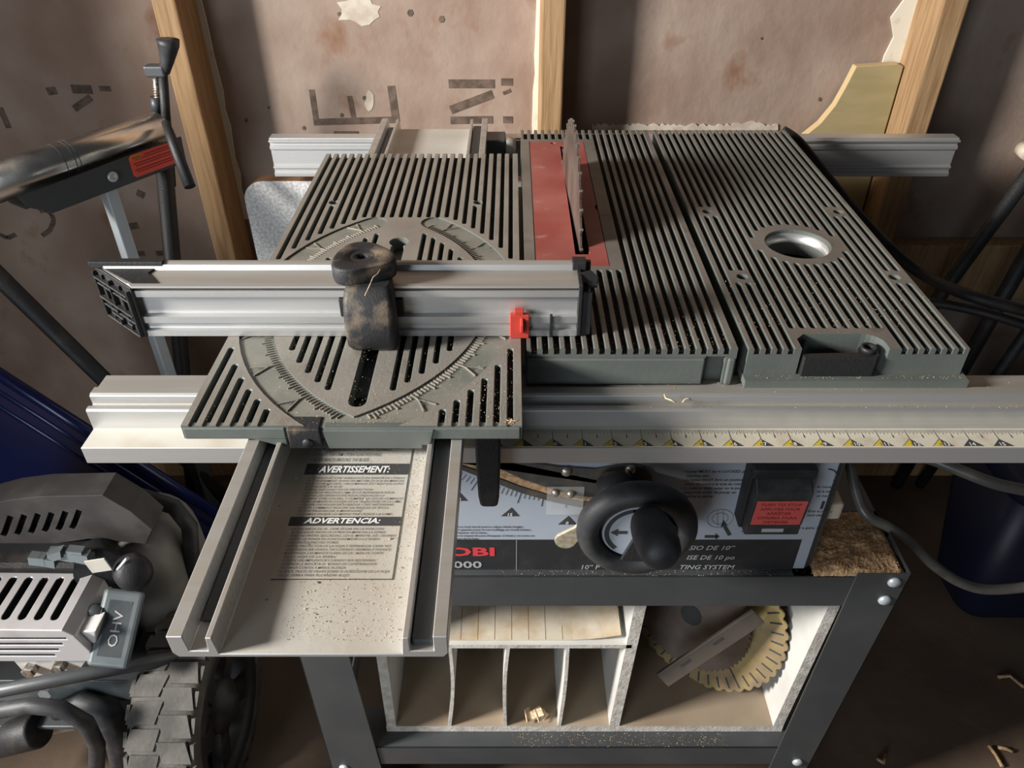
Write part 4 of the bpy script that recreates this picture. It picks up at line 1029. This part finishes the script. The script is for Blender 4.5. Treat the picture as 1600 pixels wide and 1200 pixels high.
# grey valve cover
b = MB(); vc = at_y(186, 980, .640); uu = Vector((.95, .05, -.25)).normalized(); ww = Vector((.05, .75, .65)).normalized(); ww = (ww - uu * ww.dot(uu)).normalized(); oo = uu.cross(ww)
b.obox(vc, uu * .021, oo * .018, ww * .042); b.obox(vc + oo * .012, uu * .026, oo * .006, ww * .050); v_ = b.build('valve_cover', M['greyb'], en, .006, 3)
b = MB(); od = -oo if oo.y > 0 else oo
b.text('OHV', vc + od * .0187 - ww * .024 + uu * .006, ww, -uu if ww.cross(-uu).dot(od) > 0 else uu, .017, 0, bold=.0, fit=.046); b.build('raised_lettering', M['silver'], v_)
# dark recoil shroud with slots
sy = .745
b = MB(); ps = [at_y(px, py, sy) for px, py in ((-60, 800), (10, 782), (60, 776), (160, 774), (205, 800), (238, 828), (228, 850), (140, 842), (0, 862), (-60, 870))]
b.prism([(p.x, p.z) for p in ps], (0, sy, 0), (1, 0, 0), (0, 0, 1), (0, .045, 0))
cut = MB()
for i in range(7):
    A, C = at_y(124 - i * 21.5, 798 + i * 1.8, sy), at_y(113 - i * 21.5, 826 + i * 2.3, sy)
    d = (A - C); n_ = Vector((d.z, 0, -d.x)).normalized() * .0045
    cut.prism([(0, 0), (.12, .1), (1, .1), (1, .9), (.12, .9), (0, .8)], C - n_, d, 2 * n_, (0, .015, 0)); 
    for k in range(0): pass
for i in range(len(cut.v)):
    if abs(cut.v[i][1] - sy) < 1e-6: cut.v[i] = (cut.v[i][0], sy - .01, cut.v[i][2])
M['shroud'] = mat('shroud_plastic', (.055, .05, .048), (.085, .075, .068), .6, 0, 25)
shd = carve(b, cut, 'recoil_shroud', [M['shroud'], M['blk']], en, lambda c, n: 1 if sy + .001 < c.y < sy + .02 else 0)
md = shd.modifiers.new('b', 'BEVEL'); md.width = .006; md.segments = 2; md.limit_method = 'ANGLE'; md.angle_limit = .9
# engine block, carburettor area
b = MB(); b.box(-.78, -.575, .70, .82, .20, .405); b.build('engine_block', M['blk'], en, .01)
b = MB(); q = at_y(205, 890, .70); b.lathe([(.0005, 0), (.02, 0), (.024, .006), (.024, .03), (.016, .04), (.0005, .04)], q, (.5, -.6, .5), 24); b.lathe([(.0005, 0), (.03, 0), (.03, .04)], q + Vector((-.06, .03, -.01)), (.4, -.8, .3), 24); b.build('carburettor', M['blk'], en)
b = MB(); A, C = at_y(140, 872, .672), at_y(167, 895, .672); b.obox((A + C) / 2, (.014, 0, .003), (0, .001, 0), (-.002, 0, .011)); b.build('plate', M['aludust'], en)
b = MB(); b.tube([at_y(184, 890, .665), at_y(199, 872, .665)], .0022, 8); b.build('choke_pin', M['zinc'], en)
b = MB(); rd = random.Random(2); A = at_y(95, 868, .690)
for i in range(8): b.obox(A + Vector((rd.uniform(-.03, .03), rd.uniform(-.005, .005), rd.uniform(-.01, .01))), (.010, 0, rd.uniform(-.004, .004)), (0, .006, 0), (0, .002, .005))
b.build('cooling_fin', M['greyb'], en)
# fuel tank
b = MB(); tc_ = at_y(226, 884, .80)
def se(w2, h2, y, n=28, p=3.2):
    out = []
    for i in range(n):
        a = 2 * math.pi * i / n; ca, sa = math.cos(a), math.sin(a)
        out.append((tc_.x + w2 * abs(ca) ** (2 / p) * (1 if ca > 0 else -1), y, tc_.z + h2 * abs(sa) ** (2 / p) * (1 if sa > 0 else -1)))
    return out[::-1]
b.layers([se(.03, .06, .735), se(.060, .085, .740), se(.072, .100, .756), se(.076, .105, .80), se(.074, .102, .86), se(.055, .08, .875)][::-1], 0, True); b.build('fuel_tank', M['tank'], en)
b = MB(); b.tube([at_y(150, 765, .83), at_y(225, 776, .82), at_y(272, 792, .81), at_y(296, 822, .80), at_y(302, 900, .79), at_y(296, 990, .78)], .012, 14); b.build('roll_bar', M['blkpeb'], en)
# black tube frame
b = MB(); b.tube([at_y(-60, 1092, .575), at_y(0, 1079, .575), at_y(140, 1052, .60), at_y(300, 1022, .655)], .0095, 12); b.build('frame_tube', M['dk'], en)
b = MB(); b.box(-.80, -.50, .60, .86, .17, .178); b.build('base_plate', M['dk'], en, .002)
b = MB(); b.tube([at_y(-70, 1135, .545), at_y(-10, 1112, .545), at_y(45, 1102, .545), at_y(95, 1107, .545), at_y(135, 1130, .545), at_y(152, 1165, .545), at_y(150, 1230, .545)], .0105, 14); b.build('hose', M['blkpeb'], en)
b = MB(); b.tube([at_y(90, 1112, .60), at_y(130, 1100, .595), at_y(165, 1112, .59), at_y(186, 1145, .585), at_y(198, 1200, .58), at_y(205, 1260, .58)], [.012, .018, .02, .02, .02, .02], 16); b.build('handle_tube', M['blkpeb'], en)
b = MB(); A, C = at_y(-40, 1165, .60), at_y(62, 1140, .60); b.lathe([(.0005, 0), (.024, 0), (.026, .004), (.026, (C - A).length)], C, A - C, 28); b.build('pump', M['blk'], en)
b = MB(); A = at_y(88, 1138, .615); b.obox(A, (.024, 0, .008), (0, .001, 0), (-.003, 0, .011)); b.build('plate_label', M['aludull'], en)
b = MB(); b.lathe([(.009, 0), (.009, .008), (.0005, .009)], at_y(74, 1079, .60), (0, -1, .2), 6, smooth=False); b.build('frame_bolt', M['zinc'], en)
b = MB(); b.box(-.75, -.52, .612, .614, .225, .275); b.build('cross_panel', M['greyb'], en, .002)
# wheel
wc = Vector((-.475, .655, .142)); WR = .142; ww_ = .048
b = MB()
prof = [(WR - .032, -ww_ * .95), (WR - .012, -ww_), (WR - .003, -ww_ * .82), (WR, -ww_ * .4), (WR, ww_ * .4), (WR - .003, ww_ * .82), (WR - .012, ww_), (WR - .032, ww_ * .95)]
b.lathe(prof, wc, (1, 0, 0), 64, loop=True)
tyre = b.build('tyre', M['rubber'], en)
b = MB()
for i in range(26):
    for (o_, sx) in ((0, -1), (.5, 1)):
        a = 2 * math.pi * (i + o_) / 26; rad = Vector((0, math.cos(a), math.sin(a))); tg = Vector((0, -math.sin(a), math.cos(a)))
        b.obox(wc + rad * (WR - .0005) + Vector((sx * .0215, 0, 0)), (.0195, 0, 0), tg * .0145 + Vector((sx * .004, 0, 0)), rad * .0022)
        b.obox(wc + rad * (WR - .007) + Vector((sx * .045, 0, 0)), (.0025, 0, 0), tg * .010, rad * .006)
b.build('tread_block', M['rubber'], tyre)['kind'] = 'stuff'
b = MB()
b.lathe([(WR - .028, .046), (WR - .036, .050), (WR - .042, .034), (WR - .042, -.040), (WR - .030, -.040)], wc, (1, 0, 0), 48, loop=True)
b.lathe([(.0005, .0), (.040, .0), (.040, .040), (.022, .046), (.018, .054), (.0005, .055)], wc, (1, 0, 0), 32)
for i in range(5):
    a = 2 * math.pi * i / 5 + .5; rad = Vector((0, math.cos(a), math.sin(a))); tg = Vector((0, -math.sin(a), math.cos(a)))
    b.obox(wc + rad * .07 + Vector((.026, 0, 0)), (.008, 0, 0), tg * .016, rad * .038)
b.build('wheel_rim', M['blk'], tyre)
b = MB(); b.tube([wc + Vector((-.30, 0, 0)), wc], .008, 12); b.build('axle', M['dk'], en)

# ------------------------------------------------------------------ right side: cords, folded legs
def cord(name, pts, r, m, label, cat='cord'):
    P = [at_y(*p) for p in pts]; Q = []
    for i in range(len(P) - 1):
        p0, p1, p2, p3 = P[max(i - 1, 0)], P[i], P[i + 1], P[min(i + 2, len(P) - 1)]
        for k in range(6):
            t = k / 6; Q.append(.5 * ((2 * p1) + (p2 - p0) * t + (2 * p0 - 5 * p1 + 4 * p2 - p3) * t * t + (3 * p1 - p0 - 3 * p2 + p3) * t ** 3))
    Q.append(P[-1]); b = MB(); b.tube(Q, r, 12); o = b.build(name, m); return tag(o, label, cat)
cord('power_cord', [(1322, 690, .70), (1338, 770, .66), (1355, 805, .64), (1390, 825, .63), (1425, 850, .62), (1460, 884, .61), (1500, 910, .605), (1545, 921, .60), (1620, 915, .60), (1700, 900, .60)], .0062, M['cord'], 'grey rubber power cord looping out from the saw cabinet to the right')
cord('grey_cord', [(1400, 705, .74), (1450, 716, .72), (1500, 735, .70), (1560, 757, .68), (1640, 772, .67)], .0075, M['cord'], 'dusty grey cord just below the right end of the ruled rail')
cord('hose', [(1222, 205, 1.135), (1242, 218, 1.13), (1262, 240, 1.13), (1292, 278, 1.12), (1335, 330, 1.10), (1390, 388, 1.08), (1440, 428, 1.06), (1510, 460, .97), (1620, 490, .93)], .0085, M['blk'], 'thin black hose hanging down beside the right edge of the extension table', 'hose')
cord('black_cord', [(1440, 470, 1.0), (1490, 478, .98), (1550, 492, .95), (1640, 520, .92)], .007, M['blk'], 'black cord lying lower than the hose at the far right')
fs_ = thing('folded_stand', 'folded black tubular stand leaning at the far right by the wall', 'stand', (.9, 1.1, 0))
for a, c3_, r in (((1640, 228), (.66, 1.28, 0), .0115), ((1660, 300), (.877, 1.28, 0), .013), ((1640, 470), (.93, 1.28, 0), .011)):
    A = at_y(*a, 1.12); C = Vector(c3_); b = MB(); b.tube([A, C], r, 12); b.build('tube', M['blk'], fs_)
A = at_y(1598, 232, 1.13); b = MB(); b.lathe([(.012, 0), (.012, .02), (.0005, .022)], A, (0, -1, 0), 16); b.build('end_knob', M['beigebox'], fs_)

import mathutils.noise as mnoise
# ------------------------------------------------------------------ sawdust and shavings
def flakes(mb, n, fn, s0, s1, mats, rd, tilt=.5):
    for _ in range(n):
        p = fn(rd)
        if p is None: continue
        L = rd.uniform(s0, s1); Wd = L * rd.uniform(.25, .7); h = L * .18
        a = rd.uniform(0, 6.283); t = rd.uniform(-tilt, tilt)
        u = Vector((math.cos(a) * math.cos(t), math.sin(a) * math.cos(t), math.sin(t))); v = Vector((-math.sin(a), math.cos(a), rd.uniform(-tilt, tilt))).normalized()
        c = Vector(p) + Vector((0, 0, h * .5 + abs(math.sin(t)) * L * .5)); m = rd.choice(mats)
        mb.add([c - u * L / 2, c + v * Wd / 2, c + u * L / 2, c - v * Wd / 2, c + Vector((0, 0, h))], [(0, 1, 4), (1, 2, 4), (2, 3, 4), (3, 0, 4), (3, 2, 1, 0)], m)
rd = random.Random(11)
def dust(label, jobs, name='sawdust', start=None):
    b = start or MB()
    for j in jobs: flakes(b, *j, rd)
    o = b.build(name, [M['sawp'], M['sawd'], M['txtg']]); return tag(o, label, 'sawdust', None, 'stuff')
def rect(x0, x1, y0, y1, z, px=1, py=1):
    def f(r): return (x0 + (x1 - x0) * r.random() ** px, y0 + (y1 - y0) * r.random() ** py, z)
    return f
zf = zb + .0031
def basefn(r):
    x = BX0 + .029 + (BX1 - BX0 - .058) * r.random() ** .65; y = .28 + .175 * r.random(); return (x, y, zf)
dust('pale sawdust flecks scattered over the slide base below the mitre table', [
    (1900, basefn, .0004, .0013, [0, 0, 0, 1]), (40, basefn, .0012, .003, [0, 1, 2, 2]), (160, rect(-.075, -.066, .37, .45, zf), .0005, .0014, [0, 1]),
    (60, rect(-.152, -.135, .41, .44, zf), .0006, .0018, [1, 1, 2])])
def mitfn(r):
    x = MX0 + .005 + (MX1 - MX0 - .01) * r.random() ** .6; y = MY0 + .003 + .12 * r.random() ** 1.3; return (x, y, T)
dust('sawdust sprinkled over the front of the sliding mitre table', [
    (1000, mitfn, .0004, .0012, [0, 0, 1]), (60, lambda r: (-.022 + r.gauss(0, .012), .49 + r.gauss(0, .016), T), .0006, .0016, [0, 1]),
    (60, lambda r: (-.0005 + r.gauss(0, .0022), .4495 + r.gauss(0, .0016), T), .0008, .0022, [0]),
    (80, lambda r: (-.11 + r.uniform(-.03, .05), .452 + r.gauss(0, .0025), T - RD), .0005, .0013, [0, 1])])
def grvfn(x0, xs, ylo, yhi):
    def f(r):
        x = r.choice(xs); return (x + r.uniform(-.0016, .0016), ylo + (yhi - ylo) * r.random() ** 1.6, T - .006)
    return f
mx = [X0 + .0065 + k * .0097 for k in range(18)]
mx = [x for x in mx if x < X1 - .006]
dust('brown sawdust caught in the front grooves of the main saw table', [(700, grvfn(0, mx, .552, .68), .0007, .002, [1, 1, 1, 0]), (120, rect(.12, .19, .551, .62, T, 1, 1.5), .0005, .0015, [0, 1])])
ax_ = [x for x in acx if x < px0 - .005 or x > px1 + .005]
dust('brown sawdust and chips in the front grooves of the extension table', [(700, grvfn(0, ax_, .552, .72), .0007, .002, [1, 1, 1, 0]), (500, grvfn(0, acx, .582, .68), .0007, .002, [1, 1, 0]), (260, rect(AX0, AX1, .582, .68, T, 1, 1.4), .0005, .0016, [0, 1]), (130, rect(.21, .39, .541, .546, T - .027), .0005, .0014, [0, 1])])
def heapz(x, y):
    k = max(0, min(1, (x - .335) / .03)) * max(0, min(1, (.437 - x) / .006)) * max(0, min(1, (y - .5625) / .004)) * max(0, min(1, (.66 - y) / .05))
    return .556 + k * (.0045 + .004 * mnoise.noise((x * 70, y * 70, 1.3)) + .0015 * mnoise.noise((x * 320, y * 320, 4)))
def heap(r):
    x = .338 + .098 * r.random() ** .8; y = .5632 + .085 * r.random() ** 1.6; return (x, y, heapz(x, y))
hb = MB(); nx, ny = 50, 44
hb.v = [(.335 + .1025 * i / nx, .5622 + .098 * j / ny, heapz(.335 + .1025 * i / nx, .5622 + .098 * j / ny) + random.uniform(0, .0009) - .0002) for j in range(ny + 1) for i in range(nx + 1)]
hb.f = [[j * (nx + 1) + i, j * (nx + 1) + i + 1, (j + 1) * (nx + 1) + i + 1, (j + 1) * (nx + 1) + i] for j in range(ny) for i in range(nx)]; hb.m = [1] * len(hb.f); hb.sm = [False] * len(hb.f)
dust('bright heap of sawdust on the right front corner of the stand', [(1300, heap, .0009, .0026, [0, 1, 1]), (220, rect(-.02, .34, .5625, .571, .556), .0006, .0016, [0, 0, 1])], start=hb)
dust('brown sawdust lying on the lower stretcher of the stand', [(500, rect(.0, .30, .563, .583, zs), .0007, .002, [1, 1, 0])])
dust('sawdust dusted along the top of the front rail', [(200, rect(.02, .44, .5185, .522, .8285), .0004, .0013, [0, 0, 1]), (160, rect(.02, .44, .532, .546, .8355), .0004, .0012, [0, 1])])
def curl(pts, r, label):
    b = MB(); b.tube([at_z(px, py, .836 + h) for px, py, h in pts], r, 6); tag(b.build('wood_shaving', M['sawp']), label, 'wood shaving', 'pale curled shavings')
curl([(1038, 616, .004), (1040, 622, .001), (1048, 625, .002), (1056, 629, .0012)], .0008, 'long thin pale curl of wood on top of the front rail')
curl([(1066, 629, .001), (1070, 624, .003), (1077, 622, .004), (1079, 625, .001)], .0007, 'shorter pale curl of wood on the front rail, right of the long one')
for pts, lab in ((((1370, 1185), (1380, 1192), (1383, 1178)), 'pale chip of wood on the floor at the foot of the right leg'), (((1545, 1165), (1556, 1180), (1566, 1198)), 'thin twig on the floor in the bottom right corner'), (((1560, 1168), (1572, 1170), (1582, 1174)), 'small dry leaf on the floor beside the twig'), (((1560, 1058), (1578, 1056), (1590, 1066), (1600, 1074)), 'curled grey fibre on the dark floor at the right edge')):
    b = MB(); b.tube([at_z(px, py, .006) for px, py in pts], .003, 6)
    tag(b.build('floor_debris', M['sawd']), lab, 'debris', 'debris on the floor')
b = MB(); b.tube([at_y(*p) for p in ((594, 421, .560), (590, 428, .556), (583, 433, .552), (578, 445, .546), (570, 462, .542))], .0004, 6)
tag(b.build('wood_shaving', M['sawp']), 'hair-thin pale wood fibre hanging off the black fence clamp knob', 'wood shaving', 'pale curled shavings')
